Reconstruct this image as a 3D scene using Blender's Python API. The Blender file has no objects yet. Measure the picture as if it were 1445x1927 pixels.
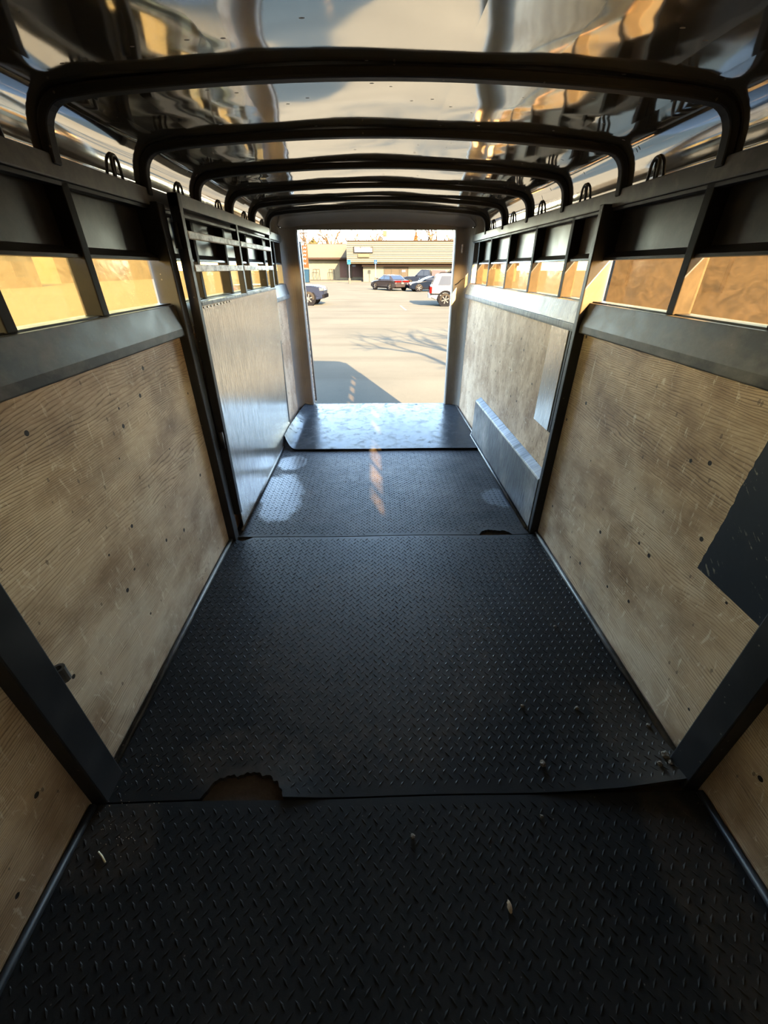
import bpy, bmesh, math, random
from mathutils import Vector, Matrix
import numpy as np
random.seed(7)
sc = bpy.context.scene
COL = sc.collection
R = math.radians

# ------------------------------------------------------------------ camera
F_PX, CX, CY, EYE = 758.03, 722.5, 963.5, 1.38
def cam_rows(p, y, r):
    B = np.array([[1,0,0],[0,0,-1],[0,1,0]], float)
    Rx = np.array([[1,0,0],[0,math.cos(p),-math.sin(p)],[0,math.sin(p),math.cos(p)]])
    Ry = np.array([[math.cos(y),0,math.sin(y)],[0,1,0],[-math.sin(y),0,math.cos(y)]])
    Rz = np.array([[math.cos(r),-math.sin(r),0],[math.sin(r),math.cos(r),0],[0,0,1]])
    return Rz @ Rx @ Ry @ B
A = cam_rows(.5451, -.0194, -.0009)
cd = bpy.data.cameras.new('camera'); cam = bpy.data.objects.new('camera', cd); COL.objects.link(cam)
M = Matrix.Identity(4)
for i in range(3):
    M[i][0], M[i][1], M[i][2] = A[0][i], -A[1][i], -A[2][i]
M[2][3] = EYE
cam.matrix_world = M
cd.sensor_fit = 'VERTICAL'; cd.sensor_height = 36; cd.lens = F_PX/1927*36
cd.clip_start = .03; cd.clip_end = 2000
sc.camera = cam
def ray(px, py): return A.T @ np.array([px-CX, py-CY, F_PX])
def at(px, py, Y):
    r = ray(px, py); t = Y/r[1]; return Vector((r[0]*t, Y, EYE+r[2]*t))
def onfloor(px, py, z=0.):
    r = ray(px, py); t = (z-EYE)/r[2]; return Vector((r[0]*t, r[1]*t, z))

# ------------------------------------------------------------------ light
SUN_AZ, SUN_EL = 18.5, 22.5          # the sun stands behind the trailer's nose, to the right
w = bpy.data.worlds.new('sky'); sc.world = w; w.use_nodes = True
nt = w.node_tree; nt.nodes.clear()
wo = nt.nodes.new('ShaderNodeOutputWorld'); bg = nt.nodes.new('ShaderNodeBackground')
sk = nt.nodes.new('ShaderNodeTexSky'); sk.sky_type = 'NISHITA'; sk.sun_disc = False
sk.sun_elevation = R(SUN_EL); sk.sun_rotation = R(180-SUN_AZ); sk.dust_density = 1.2
sk.air_density = 1.0; sk.ozone_density = 1.0
nt.links.new(sk.outputs[0], bg.inputs[0]); nt.links.new(bg.outputs[0], wo.inputs[0])
bg.inputs[1].default_value = 7.6
sl = bpy.data.lights.new('sun', 'SUN'); so = bpy.data.objects.new('sun', sl); COL.objects.link(so)
sl.energy = 240; sl.color = (1, .72, .42); sl.angle = R(.55)
sd = Vector((-math.sin(R(SUN_AZ))*math.cos(R(SUN_EL)), math.cos(R(SUN_AZ))*math.cos(R(SUN_EL)), -math.sin(R(SUN_EL))))
so.rotation_euler = sd.to_track_quat('-Z', 'Y').to_euler(); so.location = (10, -30, 14)
vs = sc.view_settings; vs.view_transform = 'Standard'; vs.look = 'None'; vs.gamma = 1; vs.use_curve_mapping = False
vs.exposure = -0.40
cy = sc.cycles
cy.max_bounces = 10; cy.diffuse_bounces = 5; cy.glossy_bounces = 6; cy.transparent_max_bounces = 12
cy.sample_clamp_indirect = 20; cy.caustics_reflective = True; cy.blur_glossy = .3

# ------------------------------------------------------------------ node helpers
class NT:
    def __init__(s, name):
        s.m = bpy.data.materials.new(name); s.m.use_nodes = True; s.t = s.m.node_tree; s.t.nodes.clear()
        s.out = s.n('ShaderNodeOutputMaterial')
    def n(s, k, **kw):
        n = s.t.nodes.new(k)
        for a, b in kw.items(): setattr(n, a, b)
        return n
    def put(s, sock, v):
        if v is None: return
        if hasattr(v, 'is_linked'): s.t.links.new(v, sock)
        elif isinstance(v, (tuple, list)) and sock.type == 'RGBA': sock.default_value = (*v[:3], 1)
        else: sock.default_value = v
    def math(s, op, a, b=None, c=None, clamp=False):
        n = s.n('ShaderNodeMath', operation=op, use_clamp=clamp)
        for i, v in enumerate((a, b, c)): s.put(n.inputs[i], v)
        return n.outputs[0]
    def mix(s, f, a, b, mode='MIX'):
        n = s.n('ShaderNodeMix', data_type='RGBA', blend_type=mode)
        s.put(n.inputs[0], f); s.put(n.inputs[6], a); s.put(n.inputs[7], b); return n.outputs[2]
    def lerp(s, f, a, b): return s.math('ADD', s.math('MULTIPLY', f, s.math('SUBTRACT', b, a)), a)
    def coord(s, kind='Object'): return s.n('ShaderNodeTexCoord').outputs[kind]
    def scale(s, v, sc_, loc=(0,0,0), rot=(0,0,0)):
        n = s.n('ShaderNodeMapping'); s.put(n.inputs[0], v); n.inputs[3].default_value = sc_
        n.inputs[1].default_value = loc; n.inputs[2].default_value = rot; return n.outputs[0]
    def noise(s, v, scale, detail=3, rough=.5, dist=0, out=0):
        n = s.n('ShaderNodeTexNoise'); s.put(n.inputs['Vector'], v); n.inputs['Scale'].default_value = scale
        n.inputs['Detail'].default_value = detail; n.inputs['Roughness'].default_value = rough
        n.inputs['Distortion'].default_value = dist; return n.outputs[out]
    def voro(s, v, scale, rnd=1, feature='F1'):
        n = s.n('ShaderNodeTexVoronoi', feature=feature); s.put(n.inputs['Vector'], v); n.inputs['Scale'].default_value = scale
        n.inputs['Randomness'].default_value = rnd; return n
    def ramp(s, f, stops):
        n = s.n('ShaderNodeValToRGB'); s.put(n.inputs[0], f); e = n.color_ramp.elements
        while len(e) < len(stops): e.new(.5)
        for x, (p, c) in zip(e, stops):
            x.position = p; x.color = (c, c, c, 1) if not isinstance(c, (tuple, list)) else (*c, 1)
        return n.outputs[0]
    def sep(s, v):
        n = s.n('ShaderNodeSeparateXYZ'); s.put(n.inputs[0], v); return n.outputs
    def comb(s, x, y, z):
        n = s.n('ShaderNodeCombineXYZ')
        for i, v in enumerate((x, y, z)): s.put(n.inputs[i], v)
        return n.outputs[0]
    def bump(s, h, strength=.3, dist=.01, nrm=None):
        n = s.n('ShaderNodeBump'); s.put(n.inputs['Height'], h); n.inputs['Strength'].default_value = strength
        n.inputs['Distance'].default_value = dist
        if nrm is not None: s.put(n.inputs['Normal'], nrm)
        return n.outputs[0]
    def bsdf(s, col, rough=.5, metal=0, spec=.5, nrm=None, coat=0, **kw):
        n = s.n('ShaderNodeBsdfPrincipled'); s.put(n.inputs['Base Color'], col); s.put(n.inputs['Roughness'], rough)
        s.put(n.inputs['Metallic'], metal); s.put(n.inputs['Specular IOR Level'], spec)
        if nrm is not None: s.put(n.inputs['Normal'], nrm)
        n.inputs['Coat Weight'].default_value = coat
        for k, v in kw.items(): s.put(n.inputs[k.replace('_', ' ')], v)
        return n.outputs[0]
    def end(s, sh): s.t.links.new(sh, s.out.inputs[0]); return s.m

def plain(name, col, rough=.5, metal=0, spec=.5, var=.12, nscale=6, bump=0, bscale=60):
    t = NT(name); c = t.coord()
    nz = t.noise(c, nscale, 5, .6)
    k = t.lerp(nz, 1-var*2, 1+var*2)
    colr = t.mix(1, (*col, 1), t.comb(k, k, k), 'MULTIPLY')
    rg = t.lerp(t.noise(c, nscale*2.3, 3), rough*.8, min(1, rough*1.2))
    nr = t.bump(t.noise(c, bscale, 4), bump, .004) if bump else None
    return t.end(t.bsdf(colr, rg, metal, spec, nr))

def plywood(name, along='y', seed=0., light=(.48,.375,.265), mid=(.315,.23,.155), dark=(.045,.029,.019), freq=15., lam=.8, osb=0):
    t = NT(name); c = t.coord(); x, y, z = t.sep(c)
    a, b = (y, z) if along == 'y' else (z, y)
    if osb: fx, fy = 1.3, 5.0
    else: fx, fy = .55, 2.3
    v = t.comb(t.math('MULTIPLY', a, fx), t.math('MULTIPLY', b, fy), seed)
    n1 = t.noise(v, 1.0, 2.5, .42, .35)
    n2 = t.noise(t.comb(t.math('MULTIPLY', a, fx*4), t.math('MULTIPLY', b, fy*4), seed+3), 1.5, 3, .5)
    # knots bend the grain
    vk = t.voro(t.comb(t.math('MULTIPLY', a, 1.0), t.math('MULTIPLY', b, 2.2), seed+9), 1.7)
    kn = t.math('POWER', t.math('SUBTRACT', 1, t.math('MULTIPLY', vk.outputs['Distance'], 1.7), clamp=True), 3)
    ph = t.math('ADD', t.math('MULTIPLY', n1, freq*1.9), t.math('MULTIPLY', b, freq*8.0))
    ph = t.math('ADD', ph, t.math('MULTIPLY', n2, 5.0)); ph = t.math('ADD', ph, t.math('MULTIPLY', kn, 7))
    fr = t.math('FRACT', ph)
    band = t.ramp(fr, [(0, 0), (.10, .45), (.34, .95), (.80, 1), (1, .62)])
    msk = t.ramp(t.noise(t.comb(t.math('MULTIPLY', a, 2.2), t.math('MULTIPLY', b, 6), seed+31), 1.3, 4, .6), [(.34, .45), (.60, 1)])
    band = t.math('SUBTRACT', 1, t.math('MULTIPLY', t.math('SUBTRACT', 1, band), msk))
    fib = t.noise(t.comb(t.math('MULTIPLY', a, 12), t.math('MULTIPLY', b, 230), seed), 1.0, 4, .65)
    grain = t.math('ADD', t.math('MULTIPLY', band, .50), t.math('MULTIPLY', fib, .50))
    col = t.ramp(grain, [(.24, dark), (.58, mid), (.86, light)])
    # bleached and dirty areas
    big = t.noise(t.comb(t.math('MULTIPLY', a, 1.6), t.math('MULTIPLY', b, 2.4), seed+20), 1.5, 5, .6)
    bl = t.ramp(t.math('ADD', t.math('SUBTRACT', big, t.math('MULTIPLY', z, .26)), 0 if along != 'y' else t.math('MULTIPLY', t.math('SUBTRACT', y, 1.1), .10)), [(.34, 0), (.58, 1)])
    col = t.mix(t.math('MULTIPLY', bl, .50), col, t.mix(t.math('MULTIPLY', grain, .9), (.17,.135,.10) if not osb else (.24,.175,.12), (.66,.58,.47) if not osb else (.55,.43,.31)))
    st = t.ramp(t.noise(t.comb(t.math('MULTIPLY', a, 1.5), t.math('MULTIPLY', b, 2.0), seed+40), 2.1, 5, .65), [(.44, 0), (.66, .8)])
    col = t.mix(st, col, t.mix(1, col, (.42,.34,.28), 'MULTIPLY'))
    # scratches and bruises
    sc1 = t.noise(t.comb(t.math('MULTIPLY', a, 26), t.math('MULTIPLY', b, 8), seed+7), 1.0, 4, .7, 2.0)
    col = t.mix(t.ramp(sc1, [(.59, 0), (.70, .42)]), col, (.68,.60,.48))
    if osb:
        dd = t.noise(t.comb(t.math('MULTIPLY', a, 16), t.math('MULTIPLY', b, 62), seed+2), 1.0, 3, .6)
        col = t.mix(t.ramp(dd, [(.56, 0), (.68, .8)]), col, (.13,.085,.055))
    # old screw holes and dark dings
    vh = t.voro(t.comb(a, b, seed+1.3), 13.0)
    hole = t.math('MULTIPLY', t.math('LESS_THAN', vh.outputs['Distance'], .105), t.math('GREATER_THAN', t.sep(vh.outputs['Color'])[0], .62))
    vs_ = t.voro(t.comb(t.math('MULTIPLY', a, 1.0), t.math('MULTIPLY', b, .55), seed+5.3), 30.0)
    nick = t.math('MULTIPLY', t.math('LESS_THAN', vs_.outputs['Distance'], .13), t.math('GREATER_THAN', t.sep(vs_.outputs['Color'])[1], .82))
    col = t.mix(t.math('MULTIPLY', nick, .6), col, (.06,.04,.03)); col = t.mix(hole, col, (.012,.009,.008))
    h = t.math('ADD', t.math('MULTIPLY', band, .7), t.math('MULTIPLY', fib, .35)); h = t.math('SUBTRACT', h, t.math('MULTIPLY', hole, 2.5))
    h = t.math('SUBTRACT', h, nick)
    return t.end(t.bsdf(col, t.lerp(bl, .42, .62), 0, .12 if osb else .3, t.bump(h, .26, .003)))

def blob(t, c, spots, nscale=9., amp=.22):
    # union of wobbly discs in object XY: 1 inside
    x, y, z = t.sep(c); wob = t.math('MULTIPLY', t.math('SUBTRACT', t.noise(c, nscale, 4, .6), .5), amp*4)
    m = None
    for (sx, sy, rx, ry) in spots:
        dx = t.math('DIVIDE', t.math('SUBTRACT', x, sx), rx); dy = t.math('DIVIDE', t.math('SUBTRACT', y, sy), ry)
        d = t.math('SQRT', t.math('ADD', t.math('MULTIPLY', dx, dx), t.math('MULTIPLY', dy, dy)))
        k = t.math('SUBTRACT', 1.15, t.math('ADD', d, wob)); k = t.math('MULTIPLY', k, 4, clamp=True)
        m = k if m is None else t.math('MAXIMUM', m, k)
    return m

def rubber(name, wet=None, dusty=1., rough=.55, smooth=False, dirt=None):
    t = NT(name); c = t.coord()
    n1 = t.noise(c, 2.2, 6, .62); n2 = t.noise(c, 23, 5, .65); n3 = t.noise(c, 160, 3, .6)
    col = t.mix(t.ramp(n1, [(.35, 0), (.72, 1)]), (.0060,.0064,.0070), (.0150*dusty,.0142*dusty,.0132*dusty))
    col = t.mix(t.math('MULTIPLY', t.ramp(n2, [(.52, 0), (.75, 1)]), .35), col, (.028,.024,.020))
    sp = t.voro(c, 95); spk = t.math('MULTIPLY', t.math('LESS_THAN', sp.outputs['Distance'], .16), t.math('GREATER_THAN', t.sep(sp.outputs['Color'])[0], .94))
    col = t.mix(t.math('MULTIPLY', spk, .5), col, (.16,.14,.12))
    rg = t.lerp(n2, rough*.85, min(1, rough*1.25))
    if dirt:
        dm = t.math('MULTIPLY', blob(t, c, dirt, 9, .16), t.ramp(n2, [(.3, .25), (.6, 1)]))
        col = t.mix(t.math('MULTIPLY', dm, .75), col, (.034,.026,.019))
    h = t.math('ADD', t.math('MULTIPLY', n2, .5), t.math('MULTIPLY', n3, .35))
    if wet:
        wm = blob(t, c, wet)
        rg = t.lerp(wm, rg, .30); col = t.mix(wm, col, (.016,.019,.024))
        sp_ = t.lerp(wm, .10, .34)
    else: sp_ = .16
    if smooth:
        pool = t.ramp(t.noise(c, 10, 7, .75, .6), [(.40, 0), (.54, 1)])
        rg = t.lerp(pool, .36, .19); sp_ = t.lerp(pool, .014, .023)
        x, y, z = t.sep(c)
        h = t.math('ADD', h, t.math('MULTIPLY', pool, -.8))
        dk = t.ramp(t.noise(c, 14, 6, .75), [(.58, 0), (.66, 1)])
        col = t.mix(dk, (.030,.033,.036), (.010,.010,.011))
        rg = t.lerp(t.math('MULTIPLY', dk, .8), rg, .75)
    return t.end(t.bsdf(col, rg, 0, sp_, t.bump(h, .25 if not smooth else .12, .003)))

def amber(name, tint=(1.0,.85,.56), dirt=.10, seed=0):
    t = NT(name); c = t.coord(); x, y, z = t.sep(c)
    v = t.comb(seed, t.math('MULTIPLY', y, 3.), t.math('MULTIPLY', z, 5.))
    scr = t.noise(v, 4, 8, .7, 1.5)
    tr = t.n('ShaderNodeBsdfTransparent'); t.put(tr.inputs[0], t.mix(t.ramp(scr, [(.42, 0), (.62, 1)]), tint, tuple(k*.86 for k in tint)))
    tl = t.n('ShaderNodeBsdfTranslucent'); t.put(tl.inputs[0], (tint[0]*.85, tint[1]*.66, tint[2]*.45, 1))
    df = t.n('ShaderNodeBsdfDiffuse'); t.put(df.inputs[0], (.42,.27,.12,1))
    gl = t.n('ShaderNodeBsdfGlossy'); gl.inputs[1].default_value = .12
    t.put(gl.inputs['Normal'], t.bump(t.noise(c, 18, 4), .08, .01))
    haze = t.n('ShaderNodeMixShader'); haze.inputs[0].default_value = .45; t.put(haze.inputs[1], tl.outputs[0]); t.put(haze.inputs[2], df.outputs[0])
    m1 = t.n('ShaderNodeMixShader'); t.put(m1.inputs[0], t.ramp(scr, [(.35, dirt*.6), (.66, dirt*1.9)])); t.put(m1.inputs[1], tr.outputs[0]); t.put(m1.inputs[2], haze.outputs[0])
    fr = t.n('ShaderNodeFresnel'); fr.inputs[0].default_value = 1.4
    m2 = t.n('ShaderNodeMixShader'); t.put(m2.inputs[0], t.math('MULTIPLY', fr.outputs[0], t.math('SUBTRACT', 1, t.n('ShaderNodeNewGeometry').outputs['Backfacing']))); t.put(m2.inputs[1], m1.outputs[0]); t.put(m2.inputs[2], gl.outputs[0])
    return t.end(m2.outputs[0])

def dark_paint(name, base=(.016,.0155,.016), rough=.30, dust=(.085,.075,.065), amt=.5, axis=None, spec=.5):
    t = NT(name); c = t.coord()
    v = t.scale(c, (6, 6, 6) if axis is None else axis)
    n1 = t.noise(v, 1.2, 6, .65); n2 = t.noise(c, 40, 4, .6)
    k = t.math('MULTIPLY', t.ramp(n1, [(.42, 0), (.72, 1)]), amt)
    col = t.mix(k, base, dust)
    vd = t.voro(c, 55); ch = t.math('MULTIPLY', t.math('LESS_THAN', vd.outputs['Distance'], .17), t.math('GREATER_THAN', t.sep(vd.outputs['Color'])[0], .93))
    col = t.mix(t.math('MULTIPLY', ch, .6), col, (.15,.13,.11))
    rg = t.lerp(n1, rough*.75, min(1, rough*1.6))
    return t.end(t.bsdf(col, rg, 0, spec, t.bump(t.math('ADD', n1, t.math('MULTIPLY', n2, .3)), .12, .006)))

def roof_metal():
    t = NT('roof_sheet_metal'); c = t.coord(); x, y, z = t.sep(c)
    n1 = t.noise(t.comb(t.math('MULTIPLY', x, 1.1), t.math('MULTIPLY', y, 1.5), 0), 2.2, 1.5, .4, .3)
    ab = t.math('ABSOLUTE', t.math('SUBTRACT', x, .04))
    win = t.math('MULTIPLY', t.ramp(ab, [(.18, 0), (.40, 1)]), t.ramp(ab, [(.68, 1), (.80, 0)]))
    wav = t.math('MULTIPLY', n1, t.math('ADD', .05, t.math('MULTIPLY', win, .62)))
    n2 = t.noise(c, 30, 5, .6)
    sp = t.voro(t.comb(t.math('MULTIPLY', x, .6), y, 0), 26); fleck = t.math('MULTIPLY', t.math('LESS_THAN', sp.outputs['Distance'], .10), t.math('GREATER_THAN', t.sep(sp.outputs['Color'])[0], .72))
    col = t.mix(t.math('MULTIPLY', n2, .35), (.72,.69,.63), (.58,.55,.50)); col = t.mix(t.math('MULTIPLY', fleck, .8), col, (.10,.085,.07))
    rg = t.lerp(n2, .04, .10); rg = t.math('ADD', rg, t.math('MULTIPLY', fleck, .4))
    return t.end(t.bsdf(col, rg, .95, .5, t.bump(wav, .5, .035)))

def sheet_streak(name, base=(.80,.76,.69), metal=.85, rough=.15, dk=.50, spec=.6):
    t = NT(name); c = t.coord(); x, y, z = t.sep(c)
    v = t.comb(0, t.math('MULTIPLY', y, 46), t.math('MULTIPLY', z, 5.5))
    s1 = t.noise(v, 1.4, 6, .66, .5); s2 = t.noise(t.comb(0, t.math('MULTIPLY', y, 90), t.math('MULTIPLY', z, 11)), 1, 4, .6)
    big = t.noise(t.comb(0, y, z), 3, 4, .6)
    k = t.ramp(t.math('ADD', t.math('MULTIPLY', s1, .7), t.math('MULTIPLY', s2, .3)), [(.38, 0), (.54, 1)])
    col = t.mix(k, tuple(b*dk for b in base), base)
    col = t.mix(t.ramp(big, [(.5, 0), (.75, .5)]), col, (.40,.37,.33))
    rg = t.lerp(k, rough*1.5, rough*.85)
    return t.end(t.bsdf(col, rg, metal, spec, t.bump(t.math('ADD', s1, t.math('MULTIPLY', s2, .5)), .50, .003)))

def asphalt_mat():
    t = NT('asphalt'); c = t.coord()
    n1 = t.noise(c, .35, 6, .6); n2 = t.noise(c, 3.0, 6, .7); n3 = t.noise(c, 45, 3, .6)
    x, y, z = t.sep(c)
    n4 = t.noise(t.comb(t.math('MULTIPLY', x, .06), t.math('MULTIPLY', y, .5), 0), 1.5, 4, .6)
    col = t.mix(t.ramp(n1, [(.3, 0), (.7, 1)]), (0.0253,0.0252,0.0205), (0.0351,0.0339,0.0268))
    col = t.mix(t.math('MULTIPLY', n2, .35), col, (0.0405,0.0389,0.0308))
    col = t.mix(t.ramp(n4, [(.5, 0), (.62, .45)]), col, (0.0240,0.0228,0.0180))
    col = t.mix(t.ramp(n3, [(.55, 0), (.75, .5)]), col, (0.0188,0.0185,0.0151))
    return t.end(t.bsdf(col, 1.0, 0, 0.0, t.bump(n3, .3, .01)))

MT = {}
MT['black'] = dark_paint('black_enamel', base=(.026,.025,.025), amt=.5)
MT['bow'] = dark_paint('roof_bow_black', base=(.0115,.0115,.012), rough=.5, dust=(.03,.027,.024), amt=.3, spec=.25)
MT['band'] = dark_paint('scuffed_black_band', base=(.013,.013,.0135), rough=.42, dust=(.115,.107,.098), amt=.8, axis=(10,7,10), spec=.28)
MT['panel'] = dark_paint('upper_panel_black', base=(.020,.019,.018), rough=.30, dust=(.085,.070,.056), amt=.6, spec=.28)
MT['post'] = dark_paint('post_black', base=(.0085,.009,.011), rough=.42, dust=(.035,.034,.036), amt=.35, spec=.3)
MT['post_edge'] = dark_paint('worn_post_edge', base=(.035,.034,.033), rough=.36, dust=(.20,.18,.155), amt=.7)
MT['board'] = sheet_streak('cover_board_film', base=(.66,.62,.55), rough=.13, dk=.75)
MT['panel_far'] = dark_paint('far_panel_tan_reflection', base=(.060,.048,.036), rough=.32, dust=(.17,.135,.10), amt=.8, spec=.3)  # lighter copy of the black panels, their glossy tan reflection painted in
MT['stan'] = dark_paint('stanchion_paint', base=(.0125,.012,.0115), rough=.5, dust=(.032,.028,.023), amt=.6, spec=.06)
MT['frame'] = dark_paint('rear_frame_brown_grey', base=(.15,.14,.128), rough=.42, dust=(.21,.195,.175), amt=.5)
MT['worn'] = dark_paint('worn_white_bar', base=(.80,.77,.72), rough=.45, dust=(.07,.06,.05), amt=.9, axis=(10,14,24))
MT['roof'] = roof_metal()
MT['band_far'] = plywood('dusty_band_with_reflection', 'z', 6.6, light=(.36,.27,.16), mid=(.265,.19,.11), dark=(.09,.062,.04), freq=11, osb=1)  # tan holds dust plus the sunlit lot's reflection, painted into the colour
MT['gate_sheet'] = sheet_streak('gate_sheet')
MT['kick'] = sheet_streak('kick_plate_steel', base=(.080,.086,.096), metal=.2, rough=.45, spec=.15)
MT['ply_l'] = plywood('plywood_left', 'y', 1.7)
MT['ply_r'] = plywood('plywood_right', 'y', 8.3, light=(.465,.35,.235), mid=(.295,.205,.13))
MT['ply_far'] = plywood('plywood_far', 'z', 4.1, light=(.54,.41,.285), mid=(.40,.285,.19), dark=(.14,.09,.06), freq=11, osb=1)
MT['ply_dark'] = plywood('plywood_near', 'y', 12.9, light=(.46,.34,.22), mid=(.30,.20,.12))
MT['deck'] = plain('stained_deck', (.060,.043,.032), .85, 0, .1, .35, 30, .5, 60)
MT['amber_l'] = amber('amber_left', (1.0,.81,.51)); MT['amber_r'] = amber('amber_right', (.94,.80,.58), .018, 5)
MT['steel'] = plain('bare_steel', (.45,.44,.42), .35, .9)
MT['asphalt'] = asphalt_mat()

# ------------------------------------------------------------------ mesh helpers
class MB:
    def __init__(s): s.v = []; s.f = []
    def add(s, vs, fs):
        k = len(s.v); s.v += [tuple(p) for p in vs]; s.f += [tuple(i+k for i in f) for f in fs]; return s
    def hexa(s, b, t):   # bottom 4 and top 4, both counter-clockwise seen from above
        return s.add(list(b)+list(t), [(3,2,1,0),(4,5,6,7),(0,1,5,4),(1,2,6,5),(2,3,7,6),(3,0,4,7)])
    def box(s, x0, x1, y0, y1, z0, z1):
        return s.hexa([(x0,y0,z0),(x1,y0,z0),(x1,y1,z0),(x0,y1,z0)], [(x0,y0,z1),(x1,y0,z1),(x1,y1,z1),(x0,y1,z1)])
    def tube(s, pts, r, n=8, cap=True):
        pts = [Vector(p) for p in pts]; rs = r if isinstance(r, (list, tuple)) else [r]*len(pts)
        k = len(s.v); up = None
        for i, p in enumerate(pts):
            d = (pts[min(i+1, len(pts)-1)]-pts[max(i-1, 0)]).normalized()
            if up is None:
                up = Vector((0,0,1)) if abs(d.z) < .9 else Vector((1,0,0))
            a = d.cross(up).normalized(); b = a.cross(d).normalized(); up = b
            for j in range(n):
                t = 2*math.pi*j/n; s.v.append(tuple(p+(a*math.cos(t)+b*math.sin(t))*rs[i]))
        for i in range(len(pts)-1):
            for j in range(n):
                s.f.append((k+i*n+j, k+i*n+(j+1) % n, k+(i+1)*n+(j+1) % n, k+(i+1)*n+j))
        if cap:
            s.f.append(tuple(k+j for j in range(n))[::-1]); s.f.append(tuple(k+(len(pts)-1)*n+j for j in range(n)))
        return s
    def prism(s, loop, off):   # closed planar loop of 3d points extruded by off
        n = len(loop); off = Vector(off); a = [Vector(p) for p in loop]; b = [p+off for p in a]
        return s.add(a+b, [tuple(range(n))[::-1], tuple(range(n, 2*n))]+[(i, (i+1) % n, n+(i+1) % n, n+i) for i in range(n)])

def mk(name, mb, mat, parent=None, loc=None, smooth=False, bevel=0, local=False, **props):
    me = bpy.data.meshes.new(name)
    o = bpy.data.objects.new(name, me); COL.objects.link(o)
    base = Vector(loc) if loc is not None else Vector((0,0,0))
    off = base.copy()
    if parent is not None:
        o.parent = parent
        if not local:
            off = Vector(parent.location)
            if parent.parent is not None: off += Vector(parent.parent.location)
            off += base
    if local: off = Vector((0,0,0))
    o.location = base
    me.from_pydata([(p[0]-off.x, p[1]-off.y, p[2]-off.z) for p in mb.v], [], mb.f); me.update()
    bm = bmesh.new(); bm.from_mesh(me); bmesh.ops.recalc_face_normals(bm, faces=bm.faces); bm.to_mesh(me); bm.free()
    if smooth:
        for p in me.polygons: p.use_smooth = True
    if mat is not None: me.materials.append(MT[mat] if isinstance(mat, str) else mat)
    if bevel:
        m = o.modifiers.new('bevel', 'BEVEL'); m.width = bevel; m.segments = 2; m.limit_method = 'ANGLE'
    for k, v in props.items(): o[k] = v
    return o
def root(name, loc, label, cat, group=None, rz=0, kind=None):
    o = bpy.data.objects.new(name, None); COL.objects.link(o); o.location = loc; o.rotation_euler = (0,0,rz)
    o.empty_display_size = .1
    o['label'] = label; o['category'] = cat
    if group: o['group'] = group
    if kind: o['kind'] = kind
    return o
def tag(o, label, cat, group=None, kind=None):
    o['label'] = label; o['category'] = cat
    if group: o['group'] = group
    if kind: o['kind'] = kind
    return o

# ------------------------------------------------------------------ trailer shell
Y0, Y1 = -.85, 4.70                # nose wall and rear frame
def wx(side, y, d):                # point at distance d inside the left (-1) / right (+1) wall
    return (-.877-.0053*(y-2)+d) if side < 0 else (.974-.0109*(y-2)-d)
def wbox(side, ya, yb, za, zb, d0, d1, mb=None):
    mb = mb or MB(); q = lambda y, d, z: (wx(side, y, d), y, z)
    return mb.hexa([q(ya,d0,za), q(ya,d1,za), q(yb,d1,za), q(yb,d0,za)], [q(ya,d0,zb), q(ya,d1,zb), q(yb,d1,zb), q(yb,d0,zb)])
def wprof(side, ya, yb, prof, mb=None, closed=True):   # (d,z) profile swept along the wall
    mb = mb or MB(); n = len(prof)
    vs = [(wx(side, ya, d), ya, z) for d, z in prof]+[(wx(side, yb, d), yb, z) for d, z in prof]
    rng = range(n) if closed else range(n-1)
    fs = [(i, (i+1) % n, n+(i+1) % n, n+i) for i in rng]
    if closed: fs += [tuple(range(n))[::-1], tuple(range(n, 2*n))]
    return mb.add(vs, fs)

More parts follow.
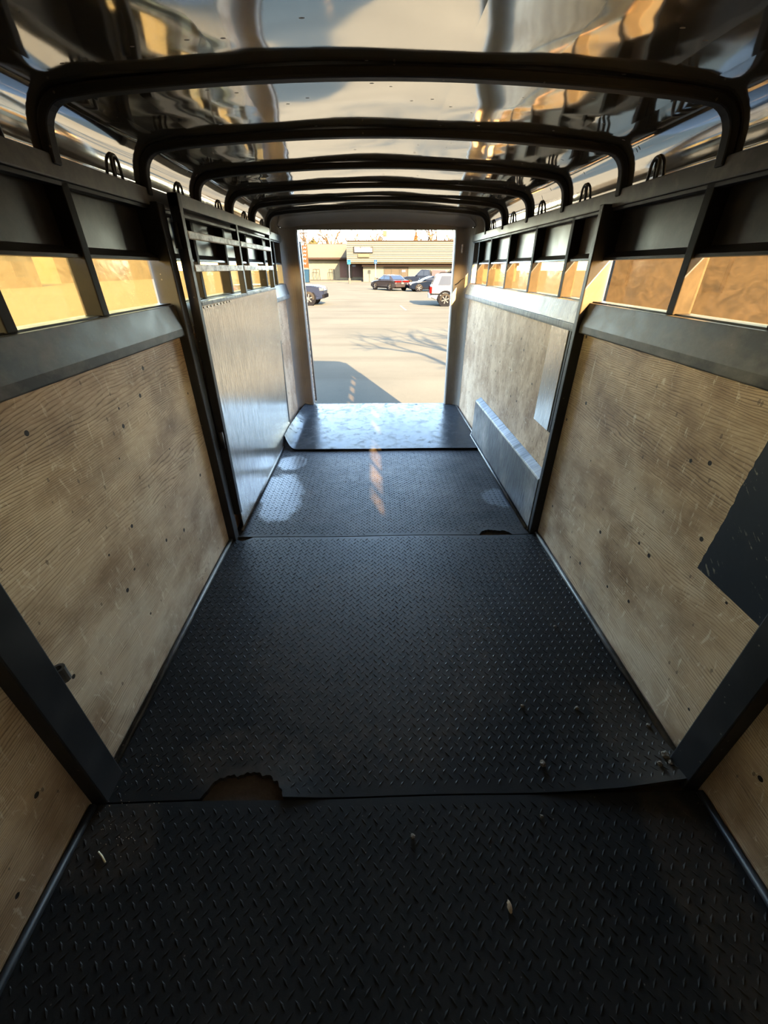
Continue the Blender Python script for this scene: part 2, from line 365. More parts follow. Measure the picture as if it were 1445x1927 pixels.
BOWS = [-.70, -.16, .38, .915, 1.4476, 1.9867, 2.5267, 3.0728, 3.608, 4.12]
RING = [1.25, 1.785, 2.32, 2.87, 3.41, 3.93]
SILL, HEAD, RAILB, RAILT = 1.246, 1.407, 1.588, 1.643
WALLS = {}
stan = {-1: [-.55, -.14, .27, 1.085, 1.485, 2.40, 2.88, 3.36, 3.86, 4.28], 1: [-.55, -.14, .27, 1.085, 1.485, 2.40, 2.90, 3.42, 3.93, 4.35]}
win_n = 0
for side, nm in ((-1, 'left'), (1, 'right')):
    W = mk('wall_'+nm, wbox(side, Y0, Y1+.05, -.14, SILL-.006, -.062, -.024), 'black')
    tag(W, 'whole %s side wall of the trailer, plywood below amber window slots' % nm, 'wall', kind='structure'); WALLS[side] = W
    # plywood sheets
    far = 'ply_far'
    sheets = [(Y0, .62, 'ply_dark'), (.67, 2.03, 'ply_l' if side < 0 else 'ply_r')]
    sheets += [(2.03, 4.69, far)] if side < 0 else [(2.03, 3.165, far), (3.169, 4.69, far)]
    for a, b, m in sheets:
        mk('plywood_sheet', wbox(side, a, b, -.018, 1.122, -.022, 0 if a != 3.169 else -.002), m, W, bevel=.002)
    # sloping sill band with lip, in three lengths
    for a, b in ((Y0, .61), (.70, 2.02), (2.06, 4.69)):
        th = .004; up = [(-.03,1.246),(.010,1.244),(.030,1.152),(.030,1.124)]
        prof = up+[(.026,1.120),(.0,1.120),(-.03,1.13)]
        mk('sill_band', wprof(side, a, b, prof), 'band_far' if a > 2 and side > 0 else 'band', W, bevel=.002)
        if a > 2: mk('band_lip', wprof(side, a, b, [(.024,1.118),(.033,1.118),(.034,1.128),(.034,1.150),(.024,1.156)]), 'kick', W, bevel=.001)
    mk('window_sill', wbox(side, Y0, 4.69, 1.236, 1.250, -.062, -.004), 'bow', W, bevel=.001)
    # upper panels: turned-in lip, flat back
    segs = [Y0]+[s for s in stan[side]]+[4.69]
    brk = sorted(segs+[.66, 2.03])
    for a, b in zip(brk[:-1], brk[1:]):
        prof = [(-.004,1.407),(-.006,1.416),(-.044,1.437),(-.046,1.60),(-.052,1.60),(-.052,1.432),(-.010,1.405)]
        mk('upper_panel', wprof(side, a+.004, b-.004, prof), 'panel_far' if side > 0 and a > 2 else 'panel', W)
    for s in stan[side]:
        mk('stanchion', wbox(side, s-.036, s, SILL, RAILB+.004, -.056 if s > .6 else -.03, .004) if s > .6 else wbox(side, s-.026, s, SILL, RAILB+.004, -.056, -.030), 'stan' if s > 1 else 'post', W, bevel=.003)  # unseen nose stanchions are slimmed to let the sun streak through
    # amber panes between the uprights
    ups = sorted([(s-(.036 if s > .6 else .026), s) for s in stan[side]]+[(Y0-.1, Y0), (.60, .70), (1.945, 2.06), (4.69, 4.8)])
    if side > 0: ups = sorted([u for u in ups if u[0] != 1.945]+[(1.99, 2.06)])
    for (a0, a1), (b0, b1) in zip(ups[:-1], ups[1:]):
        if b0-a1 < .05: continue
        win_n += 1
        p = mk('window_%d' % win_n, wbox(side, a1-.003, b0+.003, SILL+.002, HEAD+.012, -.052, -.048), 'amber_l' if side < 0 else 'amber_r')
        ym = (a1+b0)/2
        where = ('nose' if ym < .65 else 'middle' if ym < 2.0 else 'rear'); idx = win_n
        p['yc'] = ym; p['side'] = nm; p['kind'] = 'structure'; p['category'] = 'window'
    # top rail, with a welded return underneath
    r_ = mk('top_rail', wbox(side, Y0, 4.66, RAILB, RAILT, -.056, .012), 'post_edge', W, bevel=.004)
    wl = wbox(side, Y0, 4.66, RAILB-.012, RAILB, -.03, .004)
    mk('rail_lip', wl, 'post', W, bevel=.002)
    # welded tie rings, bent rod
    for yy in RING:
        pts = []
        for k in range(13):
            a = math.pi*k/12
            pts.append((wx(side, yy-.024*math.cos(a), .007), yy-.024*math.cos(a), RAILT+.034+.026*math.sin(a)))
        pts = [(wx(side, yy-.026, .007), yy-.026, RAILT-.004)]+pts+[(wx(side, yy+.026, .007), yy+.026, RAILT-.004)]
        mk('tie_ring', MB().tube(pts, .0052, 8), 'black', W, smooth=True)
    # posts
    for (a, b, d) in (((.605, .690, .046), (2.015, 2.05, .046)) if side > 0 else ((.60, .690, .046), (1.965, 2.03, .040))):
        mk('post', wbox(side, a, b, -.018, RAILB+.012, -.05, d), 'post', W, bevel=.004)
    mk('floor_pipe', MB().tube([(wx(side, y, .014), y, .010) for y in (.70, 1.2, 2.0)], .011, 8), 'band', W, smooth=True)
    mk('floor_pipe', MB().tube([(wx(side, y, .014), y, .010) for y in (Y0, 0, .59)], .011, 8), 'post', W, smooth=True)
    if side > 0: mk('floor_pipe', MB().tube([(wx(side, y, .058 if y < 3.7 else .018), y, .010) for y in (2.06, 3.0, 3.64, 3.75, 4.66)], .011, 8), 'band', W, smooth=True)
    else: mk('floor_pipe', MB().tube([(wx(side, y, .052), y, .010) for y in (2.06, 3.4)], .010, 8), 'band', W, smooth=True)

# labels for the windows, counted from the nose
cnt = {'left': 0, 'right': 0}
ordw = ['first', 'second', 'third', 'fourth', 'fifth', 'sixth', 'seventh', 'eighth', 'ninth', 'tenth', 'eleventh', 'twelfth', 'thirteenth']
for o in sorted([o for o in COL.objects if o.name.startswith('window_') and o.type == 'MESH' and 'side' in o.keys()], key=lambda o: o['yc']):
    s_ = o['side']; cnt[s_] += 1
    tot = sum(1 for q in COL.objects if q.name.startswith('window_') and 'side' in q.keys() and q['side'] == s_)
    back = tot-cnt[s_]
    o['label'] = '%s amber pane in the %s wall slot, counted from the rear doorway' % (ordw[back], s_)
for o in COL.objects:
    for k in ('yc', 'side'):
        if k in o.keys(): del o[k]

WL, WR = WALLS[-1], WALLS[1]
# left near post: pipe socket; left far stub of plate at the gate foot
a = onfloor(0,0) if False else None
sx = wx(-1, .715, .03)
def ringtube(mb, c, axis, r0, r1, h, n=14):
    # hollow short pipe along z
    for i in range(n):
        t0, t1 = 2*math.pi*i/n, 2*math.pi*(i+1)/n
        P = lambda r, t, z: (c[0]+r*math.cos(t), c[1]+r*math.sin(t), c[2]+z)
        mb.add([P(r0,t0,0),P(r0,t1,0),P(r0,t1,h),P(r0,t0,h),P(r1,t0,0),P(r1,t1,0),P(r1,t1,h),P(r1,t0,h)],
               [(1,0,3,2),(4,5,6,7),(2,3,7,6),(0,1,5,4)])
    return mb
mk('pipe_socket', ringtube(MB(), (sx, .706, .44), 'z', .009, .016, .045), 'post_edge', WL, smooth=False)
# right wall extras
MT['patch'] = dark_paint('scuffed_blue_black', base=(.0095,.0125,.020), rough=.45, dust=(.20,.19,.16), amt=.0, spec=.3)
_t = NT('scuffed_patch'); _c = _t.coord(); _x, _y, _z = _t.sep(_c)
_r = _t.n('ShaderNodeVectorRotate'); _t.put(_r.inputs[0], _c); _r.rotation_type = 'X_AXIS'; _r.inputs[3].default_value = .9
_a, _b, _d = _t.sep(_r.outputs[0])
_sc = _t.noise(_t.comb(_a, _t.math('MULTIPLY', _b, 95), _t.math('MULTIPLY', _d, 26)), 1, 3, .6); _bg = _t.noise(_c, 9, 3)
_k = _t.math('MULTIPLY', _t.ramp(_sc, [(.62, 0), (.66, 1)]), _t.ramp(_bg, [(.45, 0), (.6, 1)]))
MT['patch'] = _t.end(_t.bsdf(_t.mix(_t.math('MULTIPLY', _k, .75), (.0095,.0125,.019), (.21,.19,.155)), .45, 0, .3, _t.bump(_bg, .2, .01)))
_pl = [(.69, .588), (.949, .592)]
for _i in range(1, 30): _pl.append((.950+random.uniform(-.002, .002)+(.003 if _i > 15 else 0)-.0006*_i, .592+.468*_i/30.))
_pl += [(.93, 1.062), (.69, 1.062)]
mk('steel_patch', MB().prism([(wx(1, y, .0), y, z) for y, z in _pl], (-.006, 0, 0)), 'patch', WR, bevel=0, label='blue black steel patch with pale scuffs')
mk('latch_bolt', MB().tube([(wx(1, .92, .016), .92, 1.055), (wx(1, .90, .016), .90, 1.02)], .006), 'steel', WR, smooth=True)
kp = wprof(1, 2.055, 3.66, [(.0,-.01),(.048,-.01),(.048,.335),(.044,.345),(.0,.372)])
mk('kick_plate', kp, 'kick', WR, bevel=.002, label='steel kick plate with sloping top edge')
mk('cover_board', wprof(1, 2.13, 2.345, [(.004,.600),(.026,.604),(.026,1.142),(.004,1.150)]), 'board', WR, bevel=.002, label='narrow glossy board over the plywood')
mk('post_flange', wbox(1, 2.05, 2.095, 0, 1.585, .0, .012), 'post_edge', WR, bevel=.002)
mk('board_edge', wbox(1, 2.105, 2.13, .602, 1.16, .0, .022), 'post', WR, bevel=.002)

# nose wall
nose = mk('wall_front', MB().box(-.95, 1.07, Y0-.05, Y0, -.1, 1.84), 'ply_dark')
tag(nose, 'plywood nose wall closing the front of the trailer', 'wall', kind='structure')

# ------------------------------------------------------------------ roof
def roof_profile(y, inset=0.):
    L, Rr = wx(-1, y, 0), wx(1, y, 0); c = (L+Rr)/2; hw = (Rr-L)/2
    pts = []
    _, zc, ze = hw-.135, 1.816, 1.778
    # right side upwards then across to the left, mirrored
    rad = .098
    half = [(hw+.006, RAILT-.02), (hw+.004, 1.655)]
    cx_, cz_ = hw+.001-rad, ze-rad-.004
    for k in range(1, 8):
        a = R(-4+ (82+4)*k/7.)
        half.append((cx_+rad*math.cos(a), cz_+rad*math.sin(a)))
    for k in range(1, 11):
        x = (cx_+.01)*(1-k/10.); half.append((x, ze+(zc-ze)*(1-(x/(cx_+.01))**2)**1.15+0.0))
    full = [(c+x, z) for x, z in half]+[(c-x, z) for x, z in half[-2::-1]]
    if inset:
        out = []
        for i, (x, z) in enumerate(full):
            a = full[max(i-1, 0)]; b = full[min(i+1, len(full)-1)]
            tx, tz = b[0]-a[0], b[1]-a[1]; l = math.hypot(tx, tz); out.append((x-tz/l*inset, z+tx/l*inset) if False else (x+(-tz)/l*inset, z+tx/l*inset))
        full = out
    return full
mb = MB(); ys = [Y0-.04+(Y1+.06-Y0)*i/70. for i in range(71)]
n = None
for y in ys:
    p = roof_profile(y); n = len(p)
    for j, (x, z) in enumerate(p):
        # the sheet sags a little between the bows
        db = min(abs(y-b) for b in BOWS); s = max(0, min(1, db/.27))
        wgt = math.sin(math.pi*j/(n-1))
        mb.v.append((x, y, z-.004*s*wgt+.0012*math.sin(9*x+11*y)*wgt))
for i in range(len(ys)-1):
    for j in range(n-1): mb.f.append((i*n+j, i*n+j+1, (i+1)*n+j+1, (i+1)*n+j))
ceil = mk('ceiling', mb, 'roof', smooth=True)
tag(ceil, 'shiny arched sheet metal roof lining across dark bows', 'ceiling', kind='structure')
sm = ceil.modifiers.new('thick', 'SOLIDIFY'); sm.thickness = .003; sm.offset = 1
for b in BOWS:
    m = MB(); o = roof_profile(b); i_ = roof_profile(b, .024); k = len(o)
    hw = .019
    for p, y in ((o, b-hw), (o, b+hw), (i_, b-hw), (i_, b+hw)):
        for x, z in p: m.v.append((x, y, z-.002))
    for j in range(k-1):
        m.f += [(j, j+1, k+j+1, k+j), (2*k+j, 2*k+j+1, 3*k+j+1, 3*k+j), (j, j+1, 2*k+j+1, 2*k+j), (k+j, k+j+1, 3*k+j+1, 3*k+j)]
    for j in (0, k-1): m.f.append((j, k+j, 3*k+j, 2*k+j))
    mk('roof_bow', m, 'bow', ceil, smooth=False, bevel=.006)

# ------------------------------------------------------------------ floor
fl = mk('floor', MB().box(-.96, 1.05, Y0-.05, Y1+.05, -.12, -.032), 'post')
tag(fl, 'wooden trailer deck under black rubber mats', 'floor', kind='structure')
y = Y0
while y < Y1:
    b = min(y+.138, Y1+.03)
    mk('plank', MB().box(-.875, .985, y+.002, b-.002, -.031, -.0195), 'deck', fl)
    y += .14
mk('shadow_beam', MB().box(-.93, .99, 4.70, 4.77, -.24, -.036), 'black', fl, bevel=.006)  # unseen beam, added to block sun so the trailer's shadow stays solid

# ------------------------------------------------------------------ rubber mats
def tread(fn, x0, x1, y0, y1, inside, pitch=.034):
    vs = []; fs = []
    nx = int((x1-x0)/pitch); ny = int((y1-y0)/pitch)
    L, w_, h = .0128, .0040, .0023
    for o, sg in ((0, 1), (pitch/2, -1)):
        for i in range(nx+1):
            for j in range(ny+1):
                cx, cy_ = x0+o+i*pitch, y0+o+j*pitch
                if not inside(cx, cy_): continue
                a = sg*R(48); ux, uy = math.cos(a), math.sin(a); z = fn(cx, cy_)
                hh = h*random.uniform(.6, 1.1); k = len(vs)
                for (p, q, zz) in ((-L,0,0),(0,-w_,0),(L,0,0),(0,w_,0),(-L*.5,0,hh),(L*.5,0,hh)):
                    xx, yy = cx+ux*p-uy*q, cy_+uy*p+ux*q
                    vs.append((xx, yy, fn(xx, yy)+zz-.0002))
                fs += [(k,k+1,k+5,k+4),(k+1,k+2,k+5),(k+2,k+3,k+4,k+5),(k+3,k,k+4)]
    m = MB(); m.v = vs; m.f = fs; return m
def mat_mesh(xs, near, far, zf, rows, th):
    m = MB(); n = len(xs); R_ = rows+1
    for lvl in (0, 1):
        for i in range(R_):
            for x in xs:
                y = near(x)+(far(x)-near(x))*i/rows; m.v.append((x, y, zf(x, y)-lvl*th))
    N = n*R_
    for i in range(rows):
        for j in range(n-1):
            a = i*n+j; m.f += [(a, a+1, a+n+1, a+n), (N+a, N+a+n, N+a+n+1, N+a+1)]
    for j in range(n-1):
        m.f.append((j, N+j, N+j+1, j+1)); b = rows*n+j; m.f.append((b, b+1, N+b+1, N+b))
    for i in range(rows):
        a = i*n; m.f.append((a, a+n, N+a+n, N+a)); b = i*n+n-1; m.f.append((b, N+b, N+b+n, b+n))
    return m
def interp(pts, x):
    if x <= pts[0][0] or x >= pts[-1][0]: return 0.
    for (a, u), (b, v) in zip(pts[:-1], pts[1:]):
        if a <= x <= b: return u+(v-u)*(x-a)/(b-a)
def lin(a, b, n): return [a+(b-a)*i/(n-1) for i in range(n)]
TORN = [(-.548,0),(-.540,.022),(-.520,.045),(-.495,.060),(-.462,.070),(-.44,.068),(-.41,.073),(-.375,.066),(-.352,.070),(-.335,.050),(-.322,.048),(-.312,.026),(-.302,.012),(-.296,0)]
def jag(x, s): return .0035*math.sin(x*61+s)+.0025*math.sin(x*147+2*s)+.002*math.sin(x*310+s)
xsB = sorted(set(lin(-.868, .976, 90)+lin(-.55, -.295, 70)))
nearB = lambda x: .603+.0016*math.sin(9*x)+(interp(TORN, x)+(jag(x, 1) if interp(TORN, x) > .012 else 0))+max(0, x-.75)*.06
farB = lambda x: 1.996+.003*math.sin(7*x)-(.035*max(0, 1-((x+.80)/.05)**2) if abs(x+.80) < .05 else 0)
def zB(x, y):
    lift = max(0, (x-.35)/.6)**2*max(0, 1-(y-.6)/.30)**2*.042
    lift += .010*math.exp(-((x+.30)/.10)**2)*max(0, 1-(y-.6)/.18)**2
    return lift
nearA = lambda x: Y0+.01; farA = lambda x: .598+.0016*math.sin(9*x)
TORN2 = [(.615,0),(.630,.030),(.66,.048),(.70,.050),(.74,.042),(.775,.040),(.80,.022),(.815,0)]
xsC = sorted(set(lin(-.868, .918, 70)+lin(.61, .82, 50)))
nearC = lambda x: 2.003+.003*math.sin(7*x)+interp(TORN2, x)+(jag(x, 4)*.6 if interp(TORN2, x) > .012 else 0)
farC = lambda x: 4.05
flat = lambda x, y: 0.
MT['mat_a'] = rubber('rubber_mat_near', dusty=.85, rough=.62, dirt=[(.85,.30,.10,.35),(-.75,.5,.12,.1)])
MT['mat_b'] = rubber('rubber_mat_middle', dusty=1.15, rough=.50, dirt=[(-.42,.72,.22,.10),(.88,.78,.12,.2),(.0,1.2,.5,.5)])
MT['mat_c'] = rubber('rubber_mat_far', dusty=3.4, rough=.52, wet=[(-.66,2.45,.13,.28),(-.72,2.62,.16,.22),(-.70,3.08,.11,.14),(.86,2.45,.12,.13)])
MT['mat_d'] = rubber('rubber_mat_smooth', smooth=True)
def mat(name, xs, near, far, zf, rows, mtl, label, th=.0175, tr=True):
    cx, cyy = (xs[0]+xs[-1])/2, (near(0)+far(0))/2
    o = mk(name, mat_mesh(xs, near, far, zf, rows, th), mtl, smooth=not tr)
    if not tr:
        e_ = o.modifiers.new('edge', 'EDGE_SPLIT'); e_.split_angle = R(50)
    tag(o, label, 'mat', 'rubber floor mats')
    if tr:
        ins = lambda x, y: xs[0]+.018 < x < xs[-1]-.018 and near(x-.012)+.018 < y < far(x)-.016 and near(x+.012)+.018 < y
        t_ = mk('tread_pattern', tread(zf, xs[0]+.02, xs[-1]-.02, near(0), far(0), ins), mtl, o); t_['kind'] = 'stuff'
    return o
mat('rubber_mat', lin(-.868, .985, 40), nearA, farA, flat, 30, 'mat_a', 'nearest and darkest black tread mat, filling the bottom of the photo')
mat('rubber_mat', xsB, nearB, farB, zB, 44, 'mat_b', 'middle black tread mat with a torn notch in its near left edge')
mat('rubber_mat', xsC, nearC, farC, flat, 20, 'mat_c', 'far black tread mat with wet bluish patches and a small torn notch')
def zD(x, y):
    z = .0165
    e = max(0, (-.70-x)/.126); k = max(0, min(1, (4.60-y)/.9))
    z += .085*e*e*(.25+.75*k) if y < 4.6 else .085*e*e*.25
    return z+.0015*math.sin(6*x+3*y)
xsD = lin(-.824, .918, 90)
nearD = lambda x: 3.33+.004*math.sin(5*x)+.13*max(0, (-.73-x)/.096)**1.6
mat('rubber_mat', xsD, nearD, lambda x: 4.715, zD, 26, 'mat_d', 'smooth wet mat at the doorway sill, its left edge curling up', th=.006, tr=False)

# ------------------------------------------------------------------ folded gate along the left wall
gy0, gy1 = 2.058, 3.77
gd = lambda z: .050+.026*min(1., z/1.2)
G = root('divider_gate', (wx(-1, 2.06, .05), 2.06, 0), 'barred metal divider gate folded flat against the left wall', 'gate')
def gbox(ya, yb, za, zb, e0, e1):
    q = lambda y, z, e: (wx(-1, y, gd(z)+e), y, z)
    return MB().hexa([q(ya,za,e0), q(ya,za,e1), q(yb,za,e1), q(yb,za,e0)], [q(ya,zb,e0), q(ya,zb,e1), q(yb,zb,e1), q(yb,zb,e0)])
mk('stile', gbox(gy0, gy0+.036, .125, 1.640, -.030, .012), 'post', G, bevel=.003)
mk('stile', gbox(gy1-.034, gy1, .125, 1.640, -.026, .008), 'post', G, bevel=.003)
mk('upright', gbox(2.86, 2.895, 1.235, 1.60, -.026, .008), 'post', G, bevel=.003)
mk('gate_rail', gbox(gy0, gy1, 1.592, 1.640, -.028, .010), 'post_edge', G, bevel=.003)
mk('gate_rail', gbox(gy0+.03, gy1-.03, 1.560, 1.572, -.022, .004), 'post', G, bevel=.002)
for z in (1.488, 1.365):
    mk('cross_bar', gbox(gy0+.034, 2.862, z, z+.028, -.012, .012), 'worn', G, bevel=.003, label='scuffed white cross bar')
    mk('cross_bar', gbox(2.892, gy1-.032, z, z+.028, -.012, .012), 'worn', G, bevel=.003, label='scuffed white cross bar')
mk('sheet_panel', gbox(gy0+.034, gy1-.002, .016, 1.236, -.004, .004), 'gate_sheet', G, bevel=.001, label='streaked glossy sheet panel')
mk('panel_cap', gbox(gy0+.034, gy1, 1.230, 1.246, -.018, .007), 'kick', G, bevel=.002)
mr = MB()
for k in range(9):
    yy = gy0+.06+k*.05; c = Vector((wx(-1, yy, gd(1.222)+.004), yy, 1.222))
    mr.tube([c, c+Vector((.003,0,0))], .005, 8)
mr_o = mk('rivets', mr, 'steel', G); mr_o['kind'] = 'stuff'
for z in (.55, 1.45):
    mk('hinge', MB().tube([(wx(-1, 2.045, .055), 2.045, z), (wx(-1, 2.045, .055), 2.045, z+.09)], .013, 10), 'post', G, smooth=True)

# ------------------------------------------------------------------ rear frame
D = root('door_1', (.04, 4.70, 0), 'rear doorway frame of the trailer, wide open to the parking lot', 'doorway', kind='structure')
fy0, fy1 = 4.665, 4.745
def jamb(side):
    xo = wx(side, 4.68, -.05); xi = -.721 if side < 0 else .800; tl_ = -.013 if side < 0 else 0
    w_ = wx(side, 4.5, .0)
    # plan outline: flat face with a rounded run-in to the wall
    pl = [(xi, fy1), (xi, fy0+.012), (xi+(-.010 if side < 0 else .010), fy0)]
    for k in range(0, 9):
        a = R(90*k/8.); rr = .11
        cx_ = w_-(side)*(.11); pl.append((cx_+side*rr*math.sin(a), fy0-.11+rr*math.cos(a)+.0))
    pl += [(xo, fy0-.11), (xo, fy1)]
    m = MB(); n = len(pl)
    lo = [(x, y, -.02) for x, y in pl]; shift = .012 if side > 0 else 0
    hi = [((x-shift*2.0 if (side > 0 and i < 3) else x+tl_ if i < 3 else x), y, 1.70) for i, (x, y) in enumerate(pl)]
    m.add(lo+hi, [tuple(range(n)), tuple(range(n, 2*n))]+[(i, (i+1) % n, n+(i+1) % n, n+i) for i in range(n)])
    return m
mk('jamb', jamb(-1), 'frame', D); mk('jamb', jamb(1), 'frame', D)
# header: follows the roof profile on top, opening below
hp = roof_profile(4.69); hp = [p for p in hp if p[1] > 1.70]
loop = [(x, 4.672, z) for x, z in hp]+[(hp[-1][0], 4.672, 1.690), (hp[0][0], 4.672, 1.690)]
mk('header', MB().prism(loop, (0, .073, 0)), 'frame', D)
# rounded run-in from the roof to the header
mb = MB(); p0 = [roof_profile(4.69, i) for i in (.002, .012, .035, .07)]; yy = [4.53, 4.60, 4.65, 4.674]; n = len(p0[0])
for p, y in zip(p0, yy):
    for x, z in p: mb.v.append((x, y, z))
for i in range(3):
    for j in range(3, n-4): mb.f.append((i*n+j, i*n+j+1, (i+1)*n+j+1, (i+1)*n+j))
mk('header_cove', mb, 'frame', D, smooth=True)
mk('latch_plate', MB().box(.845, .862, 4.648, 4.668, 1.50, 1.575), 'worn', D, bevel=.006, label='pale oblong latch plate')
def lean(xb0, xb1, xt0, xt1, ya, yb, z0, z1): return MB().hexa([(xb0,ya,z0),(xb1,ya,z0),(xb1,yb,z0),(xb0,yb,z0)], [(xt0,ya,z1),(xt1,ya,z1),(xt1,yb,z1),(xt0,yb,z1)])
mk('seal_strip', lean(-.722, -.710, -.744, -.732, 4.752, 4.772, .03, 1.62), 'worn', D, bevel=.002, label='pale rubber seal strip')
mk('door_edge', lean(-.710, -.699, -.732, -.722, 4.756, 4.80, .04, 1.60), 'black', D, bevel=.002, label='dark edge of the swung open rear door')
mk('wire_stub', MB().tube([(.81, 4.66, 1.23), (.84, 4.65, 1.245), (.87, 4.652, 1.275), (.90, 4.65, 1.29)], .004, 6), 'post', D, smooth=True)

# ------------------------------------------------------------------ litter on the mats
MT['clod'] = plain('dried_mud', (.10,.085,.068), .9, 0, .2, .3, 40, .6, 90)
MT['straw'] = plain('straw', (.50,.42,.26), .8)
MT['chip'] = plain('wood_chip', (.26,.19,.12), .8)
def clod(name, px, py, r, label, mtl='clod', sq=(1,1,.7)):
    p = onfloor(px, py)
    bm = bmesh.new(); bmesh.ops.create_icosphere(bm, subdivisions=2, radius=r)
    for v in bm.verts:
        v.co *= random.uniform(.72, 1.2); v.co.x *= sq[0]; v.co.y *= sq[1]; v.co.z *= sq[2]
    zmin = min(v.co.z for v in bm.verts)
    m = MB(); bm.verts.ensure_lookup_table()
    base = zB(p.x, p.y) if .62 < p.y < 1.98 else 0
    m.v = [(v.co.x+p.x, v.co.y+p.y, v.co.z-zmin+base+.0006) for v in bm.verts]; m.f = [tuple(v.index for v in f.verts) for f in bm.faces]; bm.free()
    o = mk(name, m, mtl, loc=(p.x, p.y, base), smooth=False); tag(o, label, 'dirt' if mtl == 'clod' else 'debris'); return o
clod('dirt_clump', 1020, 1440, .0105, 'pale round mud clump alone near the middle mat front edge')
clod('dirt_clump', 1247, 1430, .013, 'largest brown mud clump in the corner by the right post')
clod('dirt_clump', 1236, 1446, .009, 'dark mud crumb just left of the corner clump')
clod('dirt_clump', 1255, 1444, .008, 'mud crumb right below the corner clump')
clod('dirt_clump', 982, 1330, .007, 'small mud crumb on the middle mat, left of its mate')
clod('dirt_clump', 1085, 1334, .008, 'small mud crumb on the middle mat, right of its mate')
clod('dirt_clump', 1218, 1368, .008, 'mud crumb beside the right floor pipe')
clod('dirt_clump', 1044, 1180, .007, 'dark crumb far up the middle mat, right side')
clod('dirt_clump', 776, 1576, .008, 'dark crumb on the near mat close to its far edge')
clod('dirt_clump', 1018, 1538, .006, 'grey crumb on the near mat, right of centre')
clod('wood_chip', 958, 1708, .0085, 'brown wood chip lying on the near mat', 'chip', (.7,1.5,.4))
p0, p1 = onfloor(186, 1604), onfloor(199, 1624)
o = mk('straw_stalk', MB().tube([p0+Vector((0,0,.004)), (p0+p1)/2+Vector((.002,0,.005)), p1+Vector((0,0,.004))], .0022, 6), 'straw', loc=(p0.x, p0.y, 0), smooth=True)
tag(o, 'single pale straw stalk on the near mat at left', 'straw')
m = MB()
for k in range(110):
    if k < 70: px, py = random.gauss(215, 45), random.gauss(1545, 40)
    elif k < 120: px, py = random.uniform(250, 480), random.uniform(1400, 1500)
    else: px, py = random.uniform(150, 1300), random.uniform(1300, 1850)
    q = onfloor(px, py)
    if not -.84 < q.x < .95 or -.56 < q.x < -.29 and .58 < q.y < .70: continue
    r = random.uniform(.0010, .0022); b = (zB(q.x, q.y) if q.y > .6 else 0)
    m.add([(q.x-r,q.y,b),(q.x+r,q.y-r*.5,b),(q.x,q.y+r,b),(q.x,q.y,b+r*1.3)], [(0,2,1),(0,1,3),(1,2,3),(2,0,3)])
o = mk('grit', m, 'chip'); tag(o, 'pale chaff and grit scattered over the mats', 'grit', kind='stuff')

# ================================================================== outside
def gz(y):                        # lot surface: level round the trailer, then falling away gently
    return -.5-.012*min(max(0, y-10), 20)
m = MB(); xs = [-300,-60,-20,-8,0,8,20,60,300]; ysg = [-120,-20,0,10,15,20,25,30,60,120,400]
for y in ysg:
    for x in xs: m.v.append((x, y, gz(y)))
for i in range(len(ysg)-1):
    for j in range(len(xs)-1):
        a = i*len(xs)+j; m.f.append((a, a+1, a+len(xs)+1, a+len(xs)))
gr = mk('ground', m, 'asphalt'); tag(gr, 'sunlit asphalt parking lot outside', 'parking lot', kind='structure')
MT['line'] = plain('faded_line_paint', (0.0550,0.0520,0.0460), .9, 0, 0)
def line(p, q, w_):
    p = Vector(p); q = Vector(q); d = (q-p).normalized(); s = Vector((-d.y, d.x, 0))*w_/2; u = Vector((0,0,.006))
    mb = MB(); mb.add([p-s+u, p+s+u, q+s+u, q-s+u], [(0,1,2,3)]); return mb
def onlot(px, py):
    r = ray(px, py); y = 20.
    for _ in range(30): y = (gz(y)-EYE)/r[2]*r[1]
    t = y/r[1]; return Vector((r[0]*t, y, gz(y)))
mk('painted_line', line(onlot(753, 575), onlot(764, 584), .11), 'line', gr)

# --- shop building
MT['siding'] = plain('tan_siding', (0.0237,0.0220,0.0178), 0.8, 0, 0, .06)
MT['siding2'] = plain('tan_siding_weathered', (0.0198,0.0183,0.0150), 0.8, 0, 0, .10)
MT['brickwall'] = plain('cream_block', (0.0273,0.0260,0.0200), 0.9, 0, 0, .10, 2)
MT['fascia'] = plain('brown_fascia', (0.0075,0.0052,0.0042), 0.7, 0, 0)
MT['brown'] = plain('reddish_brick', (0.0180,0.0120,0.0105), 0.9, 0, 0, .1, 3)
MT['signwhite'] = plain('sign_white', (0.0400,0.0430,0.0500), 0.5, 0, 0, .03)
MT['signdark'] = plain('sign_dark', (0.0040,0.0040,0.0040), 0.6, 0, 0)
MT['orange'] = plain('sign_orange', (0.0150,0.0072,0.0034), 0.6, 0, 0)
MT['cream'] = plain('sign_cream', (0.0190,0.0168,0.0115), 0.6, 0, 0)
MT['blue'] = plain('sign_blue', (0.0025,0.0095,0.0220), 0.5, 0, 0)
MT['cyan'] = plain('sign_cyan', (0.0040,0.0185,0.0300), 0.5, 0, 0)
MT['concrete'] = plain('pale_concrete', (0.0190,0.0175,0.0145), 0.9, 0, 0, .1, 1)
MT['shopglass'] = plain('tinted_shopfront', (0.0125,0.0108,0.0085), 0.6, 0, 0, .1, 1)
MT['alu'] = plain('aluminium', (0.0120,0.0110,0.0090), 0.5, 0, 0)
def rect(px0, py0, px1, py1, Y, dep=.1):
    a, b = at(px0, py1, Y), at(px1, py0, Y); return MB().box(a.x, b.x, Y, Y+dep, a.z, b.z)
YB, YW, YL = 80., 82., 90.
bl = root('shop_building', (0, YB, gz(YB)), 'long low tan shop building across the lot, with ribbed siding', 'building')
def X_(px, Y): return at(px, 500, Y).x
def Z_(py, Y): return at(700, py, Y).z
g = gz(YB)-.1
rx = X_(980, YB)
xw = X_(653, YB)
